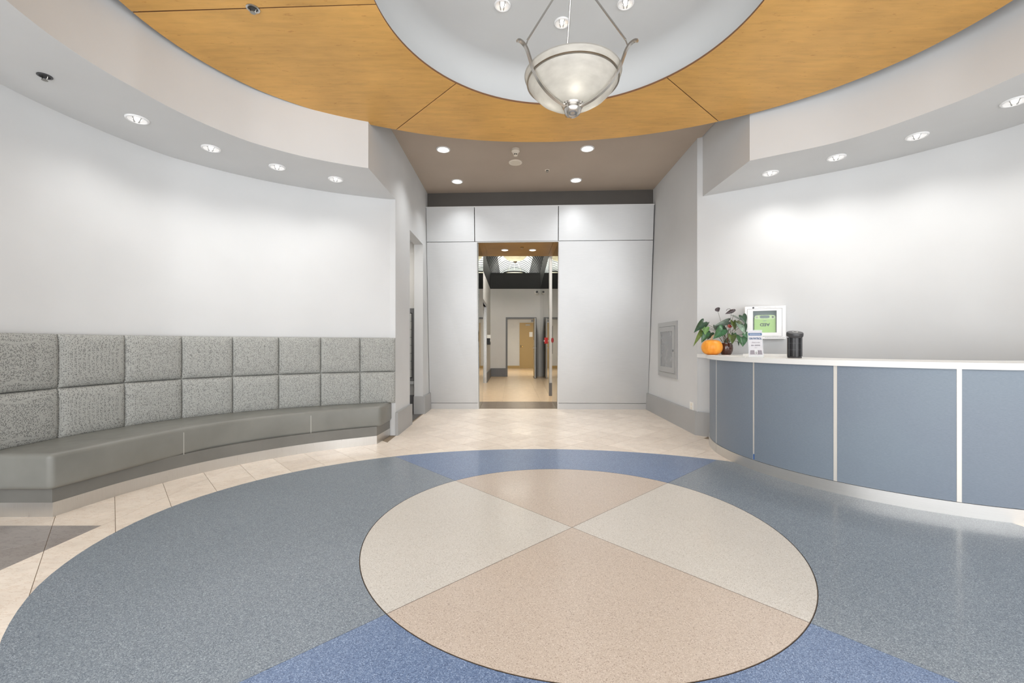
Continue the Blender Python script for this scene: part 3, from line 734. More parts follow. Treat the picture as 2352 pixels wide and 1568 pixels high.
# seat cushion
sf = spline([(-3.15, 2.925), (-3.10, 3.20), (-3.015, 3.66), (-2.87, 4.07), (-2.60, 4.45), (-2.22, 4.79), (-1.85, 5.04), (-1.585, 5.185)], 10)
sfr = resample(sf, NB); wb2 = [(-3.78, 2.925)]+[p for p in wl if p[1] > 3.02 and p[1] < 5.58]+[(-1.585, 5.66)]; sbr = resample(wb2, NB)
seat = strip_obj('seat_cushion', sfr, offset(sbr, -.015), .2, .448, M['vinyl'])
BP(seat)
bv = seat.modifiers.new('bevel', 'BEVEL'); bv.width = .045; bv.segments = 5; bv.limit_method = 'ANGLE'; bv.angle_limit = math.radians(40)
for p in seat.data.polygons: p.use_smooth = True
ns = len(sfr)
for frac in (.335, .735):
    i = int(frac*(ns-1)); a = Vector(sfr[i]); b = Vector(sfr[i+1]); t_ = (b-a).normalized(); nn = Vector((-t_.y, t_.x)); nn = nn if (Vector((.4, 2.8))-a).dot(nn) > 0 else -nn
    p0 = a+nn*.002; vs = []
    for (d, z) in ((.002, .205), (.002, .40), (-.012, .43), (-.045, .4495)):
        for s in (-.0035, .0035): q = a+nn*d+t_*s; vs.append((q.x, q.y, z))
    BP(poly('seat_seam', vs, [(0, 1, 3, 2), (2, 3, 5, 4), (4, 5, 7, 6)], M['seam']))
# quilted back: 8 columns x 2 rows
cols = [-105, 131, 284.5, 416.5, 534, 640, 736.5, 827]
off_in = offset(wl, -.075)
def bk_at(px):
    k = (px-1176)/985
    for p, q in zip(off_in, off_in[1:]):
        fa, fb = p[0]-k*p[1], q[0]-k*q[1]
        if (fa <= 0) != (fb <= 0): u = fa/(fa-fb); return Vector((p[0]+(q[0]-p[0])*u, p[1]+(q[1]-p[1])*u))
    return Vector(off_in[-1])
seams = [bk_at(c) for c in cols]+[Vector((-1.524, 5.60))]
def cushion(p0, p1, z0, z1):
    g = 11; d = (p1-p0); L = d.length; d = d.normalized(); nn = Vector((d.y, -d.x)); nn = nn if (Vector((.4, 2.8))-p0).dot(nn) > 0 else -nn
    vs = []; fs = []; sag = L*L/8/3.4
    prm = [0, .02, .06, .13, .25, .5, .75, .87, .94, .98, 1]
    for a in prm:
        for b in prm:
            u = 2*a-1; v = 2*b-1
            h = .046*((1-abs(u)**5)*(1-abs(v)**5))**.45
            q = p0+d*(L*a)-nn*(sag*(1-u*u))+nn*h; vs.append((q.x, q.y, z0+(z1-z0)*b))
    for i in range(g-1):
        for j in range(g-1): fs.append((i*g+j, (i+1)*g+j, (i+1)*g+j+1, i*g+j+1))
    m = len(vs)
    for a in (0, 1):
        for b in (0, 1):
            q = p0+d*(L*a)-nn*.05; vs.append((q.x, q.y, z0+(z1-z0)*b))
    c00, c01, c10, c11 = m, m+1, m+2, m+3
    fs += [tuple([c00, c10]+[i*g for i in range(g-1, -1, -1)]), tuple([c11, c01]+[i*g+g-1 for i in range(g)]), tuple([c01, c00]+list(range(g))), tuple([c10, c11]+[(g-1)*g+j for j in range(g-1, -1, -1)]), (c00, c01, c11, c10)]
    return mesh('back_cushion', vs, fs)
ZS = [.435, .846, 1.282]
for i in range(8):
    for r in range(2):
        o = BP(new_obj('back_cushion', cushion(seams[i], seams[i+1], ZS[r]+.001, ZS[r+1]-.001), M['fabric'], None))
        autosmooth(o, 50)

# ------------------------------------------------------------------ reception counter
CC = Vector((4.0, 4.5)); CR = 1.75
counter = thing('reception_counter', (2.9, 3.6, 0), 'curved reception counter with white top and blue grey front panels', 'counter')
def CP(o): o.parent = counter; o.matrix_parent_inverse = Matrix.Translation((-2.9, -3.6, 0)); return o
def carc(r, a0, a1, n): return [(CC.x+r*math.cos(math.radians(a0+(a1-a0)*k/n)), CC.y+r*math.sin(math.radians(a0+(a1-a0)*k/n))) for k in range(n+1)]
def top_edge(a): r_ = 1.778+.155*max(0, (158-a)/13.5)**2; return (CC.x+r_*math.cos(math.radians(a)), CC.y+r_*math.sin(math.radians(a)))
CP(strip_obj('countertop', carc(1.18, 144.5, 292, 74), [top_edge(144.5+147.5*k/74) for k in range(75)], 1.027, 1.072, M['top'], smooth=True))
CP(strip_obj('carcass', carc(1.30, 149, 290, 50), carc(CR-.02, 148.2, 290, 50), .09, 1.027, M['midgrey'], smooth=True))
js = [148.3, 171.3, 193.8, 216.9, 239.7, 262.5, 286]
hw = {171.3: .12, 193.8: .23, 216.9: .38, 239.7: .42, 262.5: .42}
for a0, a1 in zip(js, js[1:]):
    CP(strip_obj('front_panel', carc(CR-.02, a0+hw.get(a0, 0)+.03, a1-hw.get(a1, 0)-.03, 16), carc(CR, a0+hw.get(a0, 0)+.03, a1-hw.get(a1, 0)-.03, 16), .10, 1.027, M['laminate'], smooth=True))
for a in js[1:-1]:
    h = hw[a]; CP(strip_obj('metal_strip', carc(CR-.02, a-h, a+h, 3), carc(CR+.002, a-h, a+h, 3), .10, 1.027, M['strip']))
for a0, a1 in ((148.3, 171.6), (171.72, 286)):
    CP(strip_obj('kick_plate', carc(CR-.05, a0, a1, 50), carc(CR+.008, a0, a1, 50), .001, .098, M['kickalu'], smooth=True))
CP(strip_obj('blue_tape', carc(CR, 193.75, 194.05, 2), carc(CR+.004, 193.75, 194.05, 2), .103, .155, M['bluetape']))['label'] = 'scrap of blue tape'

# ------------------------------------------------------------------ pendant chandelier
ch = thing('chandelier', (.40, 2.83, 2.76), 'large frosted glass bowl chandelier with three curved nickel arms', 'chandelier')
lathe('glass_bowl', [(.318, .208), (.312, .205), (.302, .182), (.296, .168), (.272, .128), (.232, .086), (.178, .050), (.11, .024), (.05, .012), (0, .010),
      (.05, .018), (.11, .030), (.175, .056), (.228, .092), (.267, .133), (.29, .170), (.306, .207), (.318, .208)], M['bowl'], ch, 64)
lathe('metal_band', [(.297, .169), (.303, .169), (.303, .160), (.293, .160), (.297, .169)], M['chromedark'], ch, 64)
lathe('finial', [(0, -.062), (.025, -.059), (.048, -.042), (.058, -.016), (.053, .0), (.068, .004), (.074, .014), (.06, .024), (0, .024)], M['chrome'], ch, 32)
lathe('hub', [(0, .88), (.03, .88), (.035, .92), (.03, .96), (.012, .97), (.012, 1.16), (.07, 1.16), (.07, 1.175), (0, 1.175)], M['chrome'], ch, 24)
prof = [(.425, .292), (.405, .298), (.375, .285), (.352, .255), (.335, .215), (.312, .160), (.268, .098), (.212, .052), (.145, .018), (.085, .0), (.052, -.006)]
prof = spline(prof, 4)
for a in (210, 330, 92):
    A = math.radians(a); d = Vector((math.cos(A), math.sin(A), 0)); w = Vector((-d.y, d.x, 0))
    vs = []; fs = []; m = len(prof)
    for i, (r, z) in enumerate(prof):
        pr, pz = prof[max(i-1, 0)]; nr, nz = prof[min(i+1, m-1)]; tx, tz = nr-pr, nz-pz; l = math.hypot(tx, tz); nx, nz_ = -tz/l, tx/l
        for s, q in ((-1, -1), (1, -1), (1, 1), (-1, 1)):
            p = d*(r+nx*.006*q)+w*(s*.011)+Vector((0, 0, z+nz_*.006*q)); vs.append(p)
    for i in range(m-1):
        for k in range(4): fs.append((4*i+k, 4*i+(k+1) % 4, 4*i+4+(k+1) % 4, 4*i+4+k))
    fs += [(0, 1, 2, 3), tuple(4*(m-1)+k for k in range(4))]
    arm = autosmooth(poly('arm', vs, fs, M['chrome'], ch), 40)
    e = d*.365+Vector((0, 0, .298)); s_ = Vector((0, 0, .92))
    rd = tube('suspension_rod', [e+(s_-e)*.04, e+(s_-e)*.97], .0065, M['chrome'], arm)
    tube('rod_clip', [e-Vector((0, 0, .02)), e+(s_-e)*.05], .0045, M['chrome'], arm)
for bx, by, bz in ((.0, -.135, .088), (-.125, .05, .095), (.12, .075, .10)):
    point((.40+bx, 2.83+by, 2.76+bz), P_BOWL*(.5 if by < 0 else .25), .018, (1, .985, .96))
    lathe('bulb', [(0, -.03), (.018, -.025), (.028, 0), (.02, .03), (.013, .05), (0, .05)], M['lamp'], ch, 16, (bx, by, bz+.035))

# ------------------------------------------------------------------ ceiling fittings
DL = {}
def downlight(loc, r, label, group, power, flat=False, warm=False, angle=110, tilt=(0, 0, 0)):
    t = thing('downlight', loc, label, 'downlight', group)
    key = (round(r, 3), flat)
    if key not in DL:
        DL[key] = (lathe_mesh('trim_ring', [(r*.80, -.004), (r*.82, -.011), (r*.92, -.012), (r, -.006), (r, 0), (r*.80, 0)], 32),
                   lathe_mesh('reflector', [(r*.80, -.008), (r*.55, -.0045), (r*.3, -.002), (0, -.0015)], 32),
                   lathe_mesh('lamp_disc', [(0, -.0075), (r*(.76 if flat else .34), -.0075), (r*(.78 if flat else .36), -.004)], 24))
        DL[(key, 'b')] = boxmesh('baffle', -.004, .004, -r*.72, r*.72, -.0095, -.003)
    a, b, c = DL[key]
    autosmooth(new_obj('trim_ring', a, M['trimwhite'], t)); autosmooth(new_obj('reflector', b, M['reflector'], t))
    new_obj('lamp_disc', c, M['lampwarm' if warm else 'lamp'], t)
    if not flat:
        for dx in (-.28*r, .22*r):
            o = new_obj('baffle', DL[(key, 'b')], M['baffle'], t); o.location = (dx, 0, 0); o.rotation_euler = (0, 0, .15 if dx > 0 else -.1)
    l = spot((0, 0, -.03), power, angle, .95, (1, .93, .85) if warm else ((.96, .98, 1) if flat else (1, .99, .97)), .08, tilt, t)
    t.rotation_euler = (0, 0, -math.atan2(loc[0], loc[1]))
    return t
names = ['nearest the dark sprinkler hole', 'second from the dark sprinkler hole', 'third from the dark sprinkler hole', 'beside the vestibule corner']
for (x, y_), nm in zip([(-3.164, 3.62), (-2.918, 4.159), (-2.516, 4.598), (-2.03, 4.938)], names):
    downlight((x, y_, ZL), .082, 'white recessed downlight in the left soffit above the bench, '+nm, 'left soffit downlights', P_SOFFIT, angle=136)
names = ['beside the vestibule corner', 'second from the vestibule corner', 'third from the vestibule corner', 'cut by the photo edge']
for (x, y_), nm in zip([(2.927, 4.862), (3.369, 4.454), (3.775, 3.997), (4.019, 3.425)], names):
    downlight((x, y_, ZR), .085, 'white recessed downlight in the right soffit above the counter, '+nm, 'right soffit downlights', P_SOFFIT*1.2, angle=136)
for (x, y_), nm in zip([(-.962, 5.998), (1.049, 5.971), (-.918, 7.178), (1.063, 7.121)], ['front left, near the wooden ring', 'front right, near the wooden ring', 'back left, near the dark fascia', 'back right, near the dark fascia']):
    downlight((x, y_, ZC-.012), .098, 'round lit downlight in the taupe ceiling, '+nm, 'taupe ceiling downlights', P_VEST, True, angle=112)
for (x, y_), nm in zip([(-.077, 3.456), (.425, 3.644), (.911, 3.439)], ['left of the chandelier', 'directly behind the chandelier rod', 'right of the chandelier']):
    downlight((x, y_, ZC-.002), .066, 'white recessed downlight in the round ceiling recess, '+nm, 'recess downlights', P_DRUM)
for x, nm in ((-.14, 'left'), (.40, 'right')):
    downlight((x, 8.33, 3.03), .075, 'warm round downlight in the wooden portal ceiling, %s of the pair' % nm, 'portal downlights', P_PORTAL, True, True)

def sprinkler(loc, r, label, hole='black', ringm='chrome'):
    t = thing('sprinkler_head', loc, label, 'sprinkler', None)
    lathe('escutcheon', [(r*.68, -.002), (r*.75, -.008), (r, -.005), (r, 0), (r*.68, 0)], M[ringm], t, 24)
    lathe('recess_shade_disc', [(0, -.001), (r*.7, -.001), (r*.7, -.003), (0, -.003)], M[hole], t, 24)  # flat dark disc painted for the shade inside the recess
    for a in (0, PI): tube('frame_arm', [(0+.5*r*math.cos(a), .5*r*math.sin(a), -.003), (.42*r*math.cos(a), .42*r*math.sin(a), -.02), (0, 0, -.032)], .003, M['chromedark'], t, 6)
    lathe('deflector', [(0, -.034), (r*.42, -.033), (r*.42, -.031), (0, -.031)], M['chromedark'], t, 16)
    return t
sprinkler((-3.31, 3.038, ZL), .042, 'dark recessed sprinkler head in the left soffit', 'blackgloss', 'darkgrey')
sprinkler((-1.852, 3.066, 3.60), .045, 'chrome sprinkler head on the joint of the wooden ring', 'black', 'chrome')
sprinkler((.552, 6.714, ZC-.012), .036, 'small sprinkler head in the taupe vestibule ceiling', 'black', 'cream')
sprinkler((.19, 8.1, 3.03), .036, 'small sprinkler head in the wooden portal ceiling', 'black', 'brass')
t = thing('smoke_detector', (.05, 5.99, ZC-.012), 'cream conical smoke detector on the taupe vestibule ceiling', 'smoke detector')
lathe('detector_base', [(0, 0), (.056, 0), (.056, -.022), (.05, -.026), (0, -.026)], M['cream'], t, 24)
lathe('detector_cone', [(0, -.024), (.058, -.024), (.06, -.034), (.046, -.048), (.036, -.066), (.033, -.068), (0, -.068)], M['cream'], t, 24)
for k in range(6):
    A = 2*PI*k/6+.5; tube('cage_post', [(.031*math.cos(A), .031*math.sin(A), -.067), (.027*math.cos(A), .027*math.sin(A), -.086)], .004, M['cream'], t, 5)
lathe('sensor_core', [(0, -.068), (.02, -.068), (.02, -.085), (0, -.085)], M['black'], t, 16)
lathe('sensor_cap', [(0, -.086), (.028, -.086), (.027, -.094), (0, -.097)], M['cream'], t, 20)
t = thing('ceiling_speaker', (.052, 6.426, ZC-.012), 'round cream speaker grille below the smoke detector', 'speaker')
lathe('speaker_rim', [(.078, -.010), (.096, -.012), (.101, -.006), (.101, 0), (.078, 0)], M['cream'], t, 32)
lathe('speaker_grille', [(0, -.012), (.05, -.0115), (.079, -.009), (.079, 0), (0, 0)], mat('cream speaker mesh', (222, 212, 194), .6), t, 32)

# ------------------------------------------------------------------ right vestibule wall fittings
def xw(y): return 2.455+(y-5.67)*.0185
t = thing('fire_hose_cabinet', (xw(6.81), 6.81, 1.12), 'pale grey fire hose cabinet set in the right vestibule wall', 'cabinet', rz=-.0185)
multi_box('frame', [(-.02, .01, -.43, -.36, -.44, .43), (-.02, .01, .36, .43, -.44, .43), (-.02, .01, -.36, .36, .36, .43), (-.02, .01, -.36, .36, -.44, -.37)], M['boxgrey'], t)
dr = multi_box('door', [(-.03, .0, -.355, -.27, -.365, .355), (-.03, .0, .28, .355, -.365, .355), (-.03, .0, -.27, .28, .28, .355), (-.03, .0, -.27, .28, -.365, -.28)], M['boxgrey'], t)
box('door_pane', -.018, .0, -.27, .28, -.28, .28, M['hoseglass'], dr)
lathe('latch', [(0, 0), (.018, 0), (.016, .012), (0, .012)], M['midgrey'], dr, 12, (-.03, -.315, -.02)).rotation_euler = (0, -PI/2, 0)
t = thing('wall_outlet', (xw(5.86), 5.86, .35), 'small white outlet plate just above the grey skirting', 'outlet')
box('cover_plate', -.008, 0, -.06, .06, -.06, .06, M['plastic'], t, .002)
for s in (-.025, .025): box('socket', -.010, -.007, -.018, .018, s-.016, s+.016, M['cream'], t)

# ------------------------------------------------------------------ things on the counter
ZT = 1.072
# pumpkin
pk = thing('pumpkin', (2.41, 5.17, ZT), 'orange pumpkin with a dry curled stem beside the potted plant', 'pumpkin')
vs = []; fs = []; nu, nv = 80, 20
for j in range(nv+1):
    v = PI*j/nv
    for i in range(nu):
        u = 2*PI*i/nu; rib = 1-.045*abs(math.sin(5*u))**6*math.sin(v)-.03*(.5+.5*math.cos(10*u))*math.sin(v)
        rr = .122*(math.sin(v)**.72 if 0 < j < nv else 0)*rib
        z = .094+.094*math.cos(v)*(1 if math.sin(v) > .35 else .93+.2*math.sin(v))
        vs.append((rr*math.cos(u), rr*math.sin(u), z))
for j in range(nv):
    for i in range(nu): fs.append((j*nu+i, j*nu+(i+1) % nu, (j+1)*nu+(i+1) % nu, (j+1)*nu+i))
body = poly('pumpkin_flesh', vs, fs, M['pumpkin'], pk, True)
zmin = min(v.co.z for v in body.data.vertices); body.location.z = -zmin
tube('pumpkin_stem', [(0, 0, .175), (-.004, 0, .20), (.004, -.005, .225), (.022, -.008, .236), (.034, -.008, .226)], [.018, .011, .008, .007, .006], M['stemtan'], pk, 8)

# potted anthurium: crop pixels of the survey become metres on the counter
PY = 5.22
def cp(cx, cy, dy=0):
    px, py = 1580+cx*.0893, 690+cy*.0893; y_ = PY+dy-.26*min(1, max(0, (cx-1200)/260))
    return Vector(((px-1176)/985*y_, y_, CAM_H+(790-py)/985*y_))
pot_c = cp(985, 1200); pot_c.z = ZT
plant = thing('potted_plant', pot_c, 'anthurium with dark heart shaped leaves in a brown glazed pot', 'plant')
lathe('pot', [(0, 0), (.05, 0), (.062, .012), (.073, .045), (.077, .08), (.073, .115), (.067, .128), (.066, .142), (.060, .142), (.060, .125), (0, .122)], M['pot'], plant, 40)
lathe('soil', [(0, .128), (.059, .126)], M['soil'], plant, 20)
root = Vector((0, 0, .128))
def leaf(base, tip, width, m, dy0=0, dy1=0, fold=.25, nm='leaf', stalk=True, lobes=True):
    b = cp(*base, dy0)-pot_c; e = cp(*tip, dy1)-pot_c; ax = e-b; L = ax.length; ax.normalize(); W = width*.0893/985*PY/2
    side = ax.cross(Vector((0, -1, .25))).normalized(); nrm = side.cross(ax).normalized()
    if nrm.y > 0: nrm = -nrm
    out = [(-.16, .40), (-.20, .72), (-.08, .96), (.10, 1.0), (.32, .88), (.55, .62), (.78, .30), (.92, .10)] if lobes else [(.0, .3), (.1, .7), (.25, .95), (.45, 1), (.65, .75), (.85, .35)]
    vs = [b+ax*.0, e]; mid = []
    ts = [max(0, a) for a, _ in out]
    for a, w in out: vs.append(b+ax*(L*max(a, 0.01))+nrm*(.0)-nrm*(.10*W*0))
    nL = len(out)
    for s in (-1, 1):
        for a, w in out:
            curl = fold*W*w*w*.55
            drop = .10*L*max(a, 0)**2
            vs.append(b+ax*(L*a)+side*(s*W*w)+nrm*(curl)-Vector((0, 0, 0)))
    fs = []
    for q in (0, 1):
        o0 = 2+nL*(1+q)
        fs.append((0, 2, o0)) if False else None
        for k in range(nL-1): fs.append((2+k, 2+k+1, o0+k+1, o0+k))
        fs.append((2+nL-1, 1, o0+nL-1))
    o = poly(nm, vs, fs, m, plant, True)
    sd = o.modifiers.new('solid', 'SOLIDIFY'); sd.thickness = .0012
    if stalk:
        r0 = root+Vector((random.uniform(-.03, .03), random.uniform(-.03, .03), 0)); mid_ = (r0+b)/2+Vector(((r0-b).x*.15, 0, .03))
        tube('stalk', spline([r0, mid_, b+ax*.004], 4), .0022, M['petiole'], plant, 5)
    return o
leaf((400, 560), (150, 830), 190, M['leafdark'], -.03, -.08)
leaf((430, 650), (560, 545), 95, M['leafdark'], .03, .06)
leaf((455, 690), (440, 890), 190, M['leaflight'], -.02, -.06)
leaf((365, 770), (130, 1190), 125, M['leafolive'], 0, -.09)
leaf((470, 840), (345, 1090), 190, M['leafmid'], -.02, -.02)
leaf((590, 830), (500, 1010), 170, M['leafdark'], .0, .0)
leaf((900, 740), (650, 990), 260, M['leafmid'], -.08, -.14)
leaf((1050, 540), (655, 660), 170, M['leafgrey'], .02, -.06)
leaf((850, 650), (1010, 750), 150, M['leafdark'], .04, .06)
leaf((720, 660), (760, 850), 150, M['leafgrey'], .02, -.02)
leaf((1160, 390), (1460, 548), 140, M['leafgrey'], .02, -.04)
leaf((1400, 390), (1500, 600), 200, M['leafdark'], .05, .08)
leaf((1170, 540), (1220, 775), 150, M['leafolive'], -.02, -.05)
leaf((1260, 530), (1450, 660), 150, M['leafolive'], .02, .04)
leaf((1330, 620), (1470, 880), 190, M['leafpale'], -.04, -.10)
leaf((1440, 620), (1490, 830), 150, M['leafdark'], .07, .09)
leaf((1375, 940), (1415, 1190), 280, M['leafmid'], -.06, -.10)
leaf((1130, 900), (1140, 1125), 210, M['leafolive'], -.08, -.11)
leaf((1180, 850), (1190, 1010), 130, M['leafmid'], -.03, -.05)
leaf((1470, 850), (1560, 985), 170, M['leafmid'], .02, .0)
leaf((1300, 1060), (1310, 1175), 45, M['leafdark'], .02, .02)
leaf((730, 190), (800, 285), 150, M['spathe'], .0, -.01, nm='spathe', stalk=False, lobes=False)
leaf((1225, 235), (955, 345), 95, M['spathe'], -.02, -.02, nm='spathe', stalk=False, lobes=False)
leaf((1020, 650), (1135, 670), 100, M['spathered'], -.05, -.06, nm='spathe', stalk=False, lobes=False)
def st(a, b, r=.002, m='petiole'): tube('stalk', spline([a, (a+b)/2+Vector((.004, 0, .01)), b], 4), r, M[m], plant, 5)
st(root, cp(765, 260)-pot_c, .0018); st(root, cp(1125, 290, -.02)-pot_c, .0018); st(root, cp(1070, 665, -.05)-pot_c)
tube('spadix', spline([cp(1130, 270, -.02)-pot_c, cp(1080, 215, -.04)-pot_c, cp(1020, 222, -.05)-pot_c, cp(985, 262, -.05)-pot_c], 4), .0025, M['spathe'], plant, 6)
for k in range(9):
    A = random.uniform(0, 2*PI); tip = root+Vector((.035*math.cos(A), .035*math.sin(A), random.uniform(.06, .15)))
    tube('shoot', [root+Vector((.02*math.cos(A), .02*math.sin(A), 0)), tip], [.003, .0012], M['leaflight' if k % 2 else 'spathered'], plant, 5)

# AED cabinet on the curved wall
i0 = min(range(len(wr)), key=lambda i: abs((wr[i][0]/wr[i][1])-(1760-1176)/985))
wp = Vector(wr[i0]); wt = (Vector(wr[i0+1])-Vector(wr[i0-1])).normalized()
ang = math.atan2(wt.y, wt.x)*.72
cab = thing('defibrillator_cabinet', (wp.x-.03, wp.y-.012, 1.262), 'white wall cabinet with a window showing a lime green defibrillator', 'cabinet', rz=ang)
DW, DD, DH = .42, .11, .39
XX0, XX1 = -DW/2, DW/2
multi_box('cabinet_body', [(XX0, XX1, -.01, .02, 0, DH), (XX0, XX0+.012, -DD, -.01, 0, DH), (XX1-.012, XX1, -DD, -.01, 0, DH), (XX0+.012, XX1-.012, -DD, -.01, 0, .012), (XX0+.012, XX1-.012, -DD, -.01, DH-.012, DH)], M['trimwhite'], cab)
multi_box('face_frame', [(XX0, XX0+.022, -DD-.012, -DD, 0, DH), (XX1-.034, XX1, -DD-.012, -DD, 0, DH), (XX0+.022, XX1-.034, -DD-.012, -DD, 0, .03), (XX0+.022, XX1-.034, -DD-.012, -DD, DH-.03, DH)], M['trimwhite'], cab)
wx0, wx1, wz0, wz1 = -.126, .118, .075, .335
drr = multi_box('door', [(XX0+.025, wx0, -DD-.016, -DD, .033, DH-.033), (wx1, XX1-.038, -DD-.016, -DD, .033, DH-.033), (wx0, wx1, -DD-.016, -DD, wz1, DH-.033), (wx0, wx1, -DD-.016, -DD, .033, wz0)], M['trimwhite'], cab)
box('door_pane', wx0, wx1, -DD-.008, -DD-.005, wz0, wz1, M['pane'], drr)
box('painted_gap_shade', XX1-.0375, XX1-.0345, -DD-.0125, -DD-.002, .033, DH-.033, M['midgrey'], drr)  # grey strip painted in for the shade of the door gap
box('back_liner', wx0-.03, wx1+.03, -.016, -.012, .03, DH-.03, M['slate'], cab)
lathe('heart_mark', [(0, 0), (.011, 0), (.011, .001), (0, .001)], M['darkgrey'], cab, 12, (-.122, -DD-.012, DH-.016)).rotation_euler = (PI/2, 0, 0)
text_obj('lettering', 'EMERGENCY DEFIBRILLATOR', .0145, M['faintink'], cab, (.02, -DD-.0125, DH-.016), (PI/2, 0, 0))
for k in range(12): box('print_line', .0+k*.017, .012+k*.017, -DD-.0128, -DD-.012, .012, .02, M['faintink'], cab)
u_ = thing('defibrillator', (cab.location.x, cab.location.y, cab.location.z), 'lime green defibrillator marked upside down inside the white wall cabinet', 'defibrillator', rz=ang)
def rrect(x0, x1, z0, z1, y0, y1, r, nseg=6, bow=0):
    pts = []
    for cx, cz, a0 in ((x1-r, z1-r, 0), (x0+r, z1-r, 90), (x0+r, z0+r, 180), (x1-r, z0+r, 270)):
        for k in range(nseg+1):
            a = math.radians(a0+90*k/nseg); pts.append((cx+r*math.cos(a), cz+r*math.sin(a)))
    m = len(pts); V = [(x, y0, z) for x, z in pts]+[(x, y1, z) for x, z in pts]
    return V, [tuple(range(m)), tuple(range(2*m-1, m-1, -1))]+[(k, (k+1) % m, m+(k+1) % m, m+k) for k in range(m)]
V, F = rrect(-.112, .115, .03, .288, -DD+.02, -.02, .05); bodyo = poly('case', V, F, M['green'], u_)
bvm = bodyo.modifiers.new('bevel', 'BEVEL'); bvm.width = .008; bvm.segments = 2; bvm.limit_method = 'ANGLE'; bvm.angle_limit = .8
V, F = rrect(-.107, .110, .235, .284, -DD+.017, -DD+.021, .024); poly('top_band', V, F, M['greenpale'], u_)
V, F = rrect(-.053, .05, .249, .28, -DD+.013, -DD+.018, .016); poly('carry_handle', V, F, M['slate'], u_)
for x in (-.083, .082):
    lathe('side_button', [(0, 0), (.011, 0), (.010, .003), (0, .003)], M['darkgrey' if x > 0 else 'boxgrey'], u_, 12, (x, -DD+.017, .26)).rotation_euler = (PI/2, 0, 0)
text_obj('lettering', 'AED', .05, M['greenink'], u_, (0, -DD+.0185, .172), (PI/2, PI, 0), .0008, sx=1.08, bold=.032)
box('small_print', -.02, .018, -DD+.018, -DD+.02, .213, .219, M['slate'], u_)

# acrylic sign
sgp = Vector((2.352, 4.13)); sg = thing('acrylic_sign', (*sgp, ZT), 'clear acrylic sign holder reading ON PATROL on the counter', 'sign', rz=-.10); sg.scale = (.945,)*3
SW, SH = .146, .285
def tilt(o): o.rotation_euler = (math.radians(-7), 0, 0); return o
pn = tilt(box('acrylic_panel', -SW/2, SW/2, -.0035, .0035, .004, SH, M['acrylic'], sg))
box('foot', -SW/2, SW/2, -.012, .055, 0, .004, M['acrylic'], sg)
sh = tilt(box('paper_insert', -SW/2+.006, SW/2-.006, -.0012, .0012, .022, SH-.008, M['papergrey'], sg))
FY = -.0048
box('blue_banner', -.064, .064, FY, -.0036, .226, .250, M['blueink'], sh)
for k in range(13): box('banner_mark', -.055+k*.0086, -.0505+k*.0086+.001*(k % 2), FY-.0004, FY, .2345, .2415, M['paper'], sh)
text_obj('lettering', 'ON PATROL', .0285, M['navyink'], sh, (0, FY, .192), (PI/2, 0, 0), .0004, sx=.78, bold=.02)
text_obj('lettering', 'Please Call', .017, M['greyink'], sh, (.002, FY, .152), (PI/2, 0, 0), .0003)
for k in range(10):
    if k not in (3,): box('print_mark', -.044+k*.0089, -.038+k*.0089, FY, -.0036, .118, .129, M['greyink'], sh)
box('print_mark', -.012, .012, FY, -.0036, .098, .101, M['greyink'], sh)
poly('picture_print', [(-.06, FY+.0008, .03), (.06, FY+.0008, .03), (.054, FY+.0008, .073), (-.054, FY+.0008, .073), (-.06, -.003, .03), (.06, -.003, .03), (.054, -.003, .073), (-.054, -.003, .073)], [(0, 1, 2, 3), (7, 6, 5, 4), (0, 4, 5, 1), (1, 5, 6, 2), (2, 6, 7, 3), (3, 7, 4, 0)], M['greyink'], sh)
box('badge_ground', -.013, .013, FY-.0003, -.0036, .034, .074, M['paper'], sh)
lathe('badge_mark', [(.004, 0), (.009, 0), (.009, .001), (.004, .001)], M['black'], sh, 16, (0, FY-.0002, .045)).rotation_euler = (PI/2, 0, 0)
box('badge_mark', -.003, .003, FY-.0012, FY, .057, .069, M['black'], sh)

# tower fan
fp = Vector((2.635, 4.0)); tf = thing('tower_heater', (*fp, ZT), 'small black cylindrical tower fan on the counter by the white tray', 'fan', rz=-.25)
lathe('fan_core', [(0, .0), (.054, .0), (.056, .006), (.056, .19), (0, .19)], M['black'], tf, 40)
lathe('fan_base', [(0, -.0), (.056, 0), (.058, .006), (.056, .012), (0, .012)], M['darkgrey'], tf, 40)
HT = math.radians(15); hd = (0, -.004, .204)
def headpart(o): o.rotation_euler = (HT, 0, 0); return o
tp = headpart(lathe('fan_head', [(0, -.012), (.052, -.010), (.064, -.004), (.068, .004), (.068, .026), (.064, .034), (.05, .037), (0, .037)], M['darkgrey'], tf, 48, hd))
headpart(lathe('control_dial', [(0, .037), (.024, .037), (.024, .0392), (.016, .0398), (0, .0398)], M['boxgrey'], tf, 24, hd))
headpart(lathe('dial_button', [(0, .0395), (.012, .0395), (.012, .0415), (0, .0415)], M['darkgrey'], tf, 20, hd))
GB = [boxmesh('grille_bar', -.0009, .0009, -.0035, .0015, .016, .19) for _ in range(2)]
for k in range(20):
    A = math.radians(195+k*9.2); o = new_obj('grille_bar', GB[k % 4 == 1], M['midgrey' if k % 4 == 1 else 'darkgrey'], tf); o.location = (.0575*math.cos(A), .0575*math.sin(A), 0); o.rotation_euler = (0, 0, A+PI/2)
for z in (.075, .135):
    lathe('grille_hoop', [(.0565, z), (.0585, z), (.0585, z+.002), (.0565, z+.002), (.0565, z)], M['midgrey'], tf, 40)
for s in (185, 268):
    A = math.radians(s); o = new_obj('side_post', boxmesh('side_post', -.006, .006, -.004, .003, .01, .19), M['darkgrey'], tf); o.location = (.057*math.cos(A), .057*math.sin(A), 0); o.rotation_euler = (0, 0, A+PI/2)

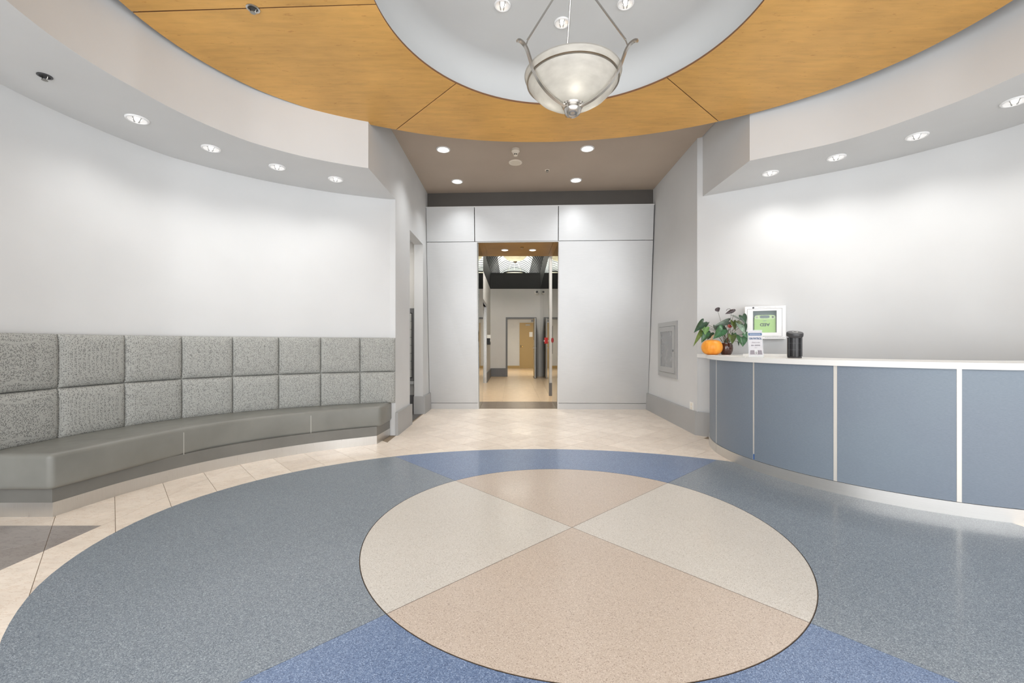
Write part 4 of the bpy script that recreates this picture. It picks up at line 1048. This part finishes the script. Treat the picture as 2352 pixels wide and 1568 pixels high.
# white tray, leaflets
t = thing('document_tray', (2.635, 4.40, ZT), 'flat white tray between the acrylic sign and the black fan', 'tray', rz=-.75)
box('tray_base', -.2, .2, -.12, .13, 0, .006, M['top'], t)
multi_box('tray_rim', [(-.21, .21, -.12, -.112, .006, .026), (-.21, .21, .122, .13, .006, .026), (-.21, -.202, -.112, .122, .006, .026), (.202, .21, -.112, .122, .006, .026)], M['top'], t)
box('paper_sheet', -.2, .2, -.11, .12, .006, .024, M['paper'], t)
lf = [((2.33, 4.80), .5, 'white leaflet with a dark photo lying in front of the plant pot', 'black', (-.05, .05, -.03, .03)),
      ((2.315, 4.57), .2, 'white leaflet with red and dark print lying between pot and sign', 'red', (-.06, .0, -.02, .02)),
      ((2.475, 4.68), .1, 'white card with a dark square border lying behind the acrylic sign', 'darkgrey', (-.06, .06, -.045, .045))]
for (p, r, lb, im, (a, b, c, d)) in lf:
    t = thing('leaflet', (*p, ZT), lb, 'leaflet', 'leaflets on the counter', r)
    box('leaflet_sheet', -.08, .08, -.055, .055, 0, .0035, M['paper'], t)
    if im == 'darkgrey': multi_box('printed_border', [(a, b, c, c+.01, .0035, .0042), (a, b, d-.01, d, .0035, .0042), (a, a+.01, c, d, .0035, .0042), (b-.01, b, c, d, .0035, .0042)], M[im], t)
    else: box('printed_image', a, b, c, d, .0035, .0042, M[im], t)

# ------------------------------------------------------------------ entrance wall behind the camera
ent = struct(thing('window_1', (0, -1.15, 0), None, None))
xs = [-4.5, -2.9, -1.3, .3, 1.9, 3.5, 5.1]
for x in xs: box('mullion', x-.035, x+.035, -.05, .05, 0, 3.5, M['midgrey'], ent)
for z in (.03, 2.4, 3.47): box('transom', xs[0], xs[-1], -.04, .04, z-.03, z+.03, M['midgrey'], ent)
struct(multi_box('wall_front', [(-5.4, 5.6, -1.25, -1.05, 3.5, ZC), (-5.5, -4.535, -1.25, -1.05, 0, ZC), (5.135, 5.6, -1.25, -1.05, 0, ZC)], M['white']))
struct(multi_box('wall_side_left', [(-5.5, -5.4, -1.25, 3.0, 0, ZC), (-5.5, -4.05, 1.5, 1.6, 0, ZC)], M['white']))
struct(multi_box('wall_side_right', [(5.5, 5.6, -1.25, 2.0, 0, ZC), (4.35, 5.6, 1.2, 1.32, 0, ZC)], M['white']))
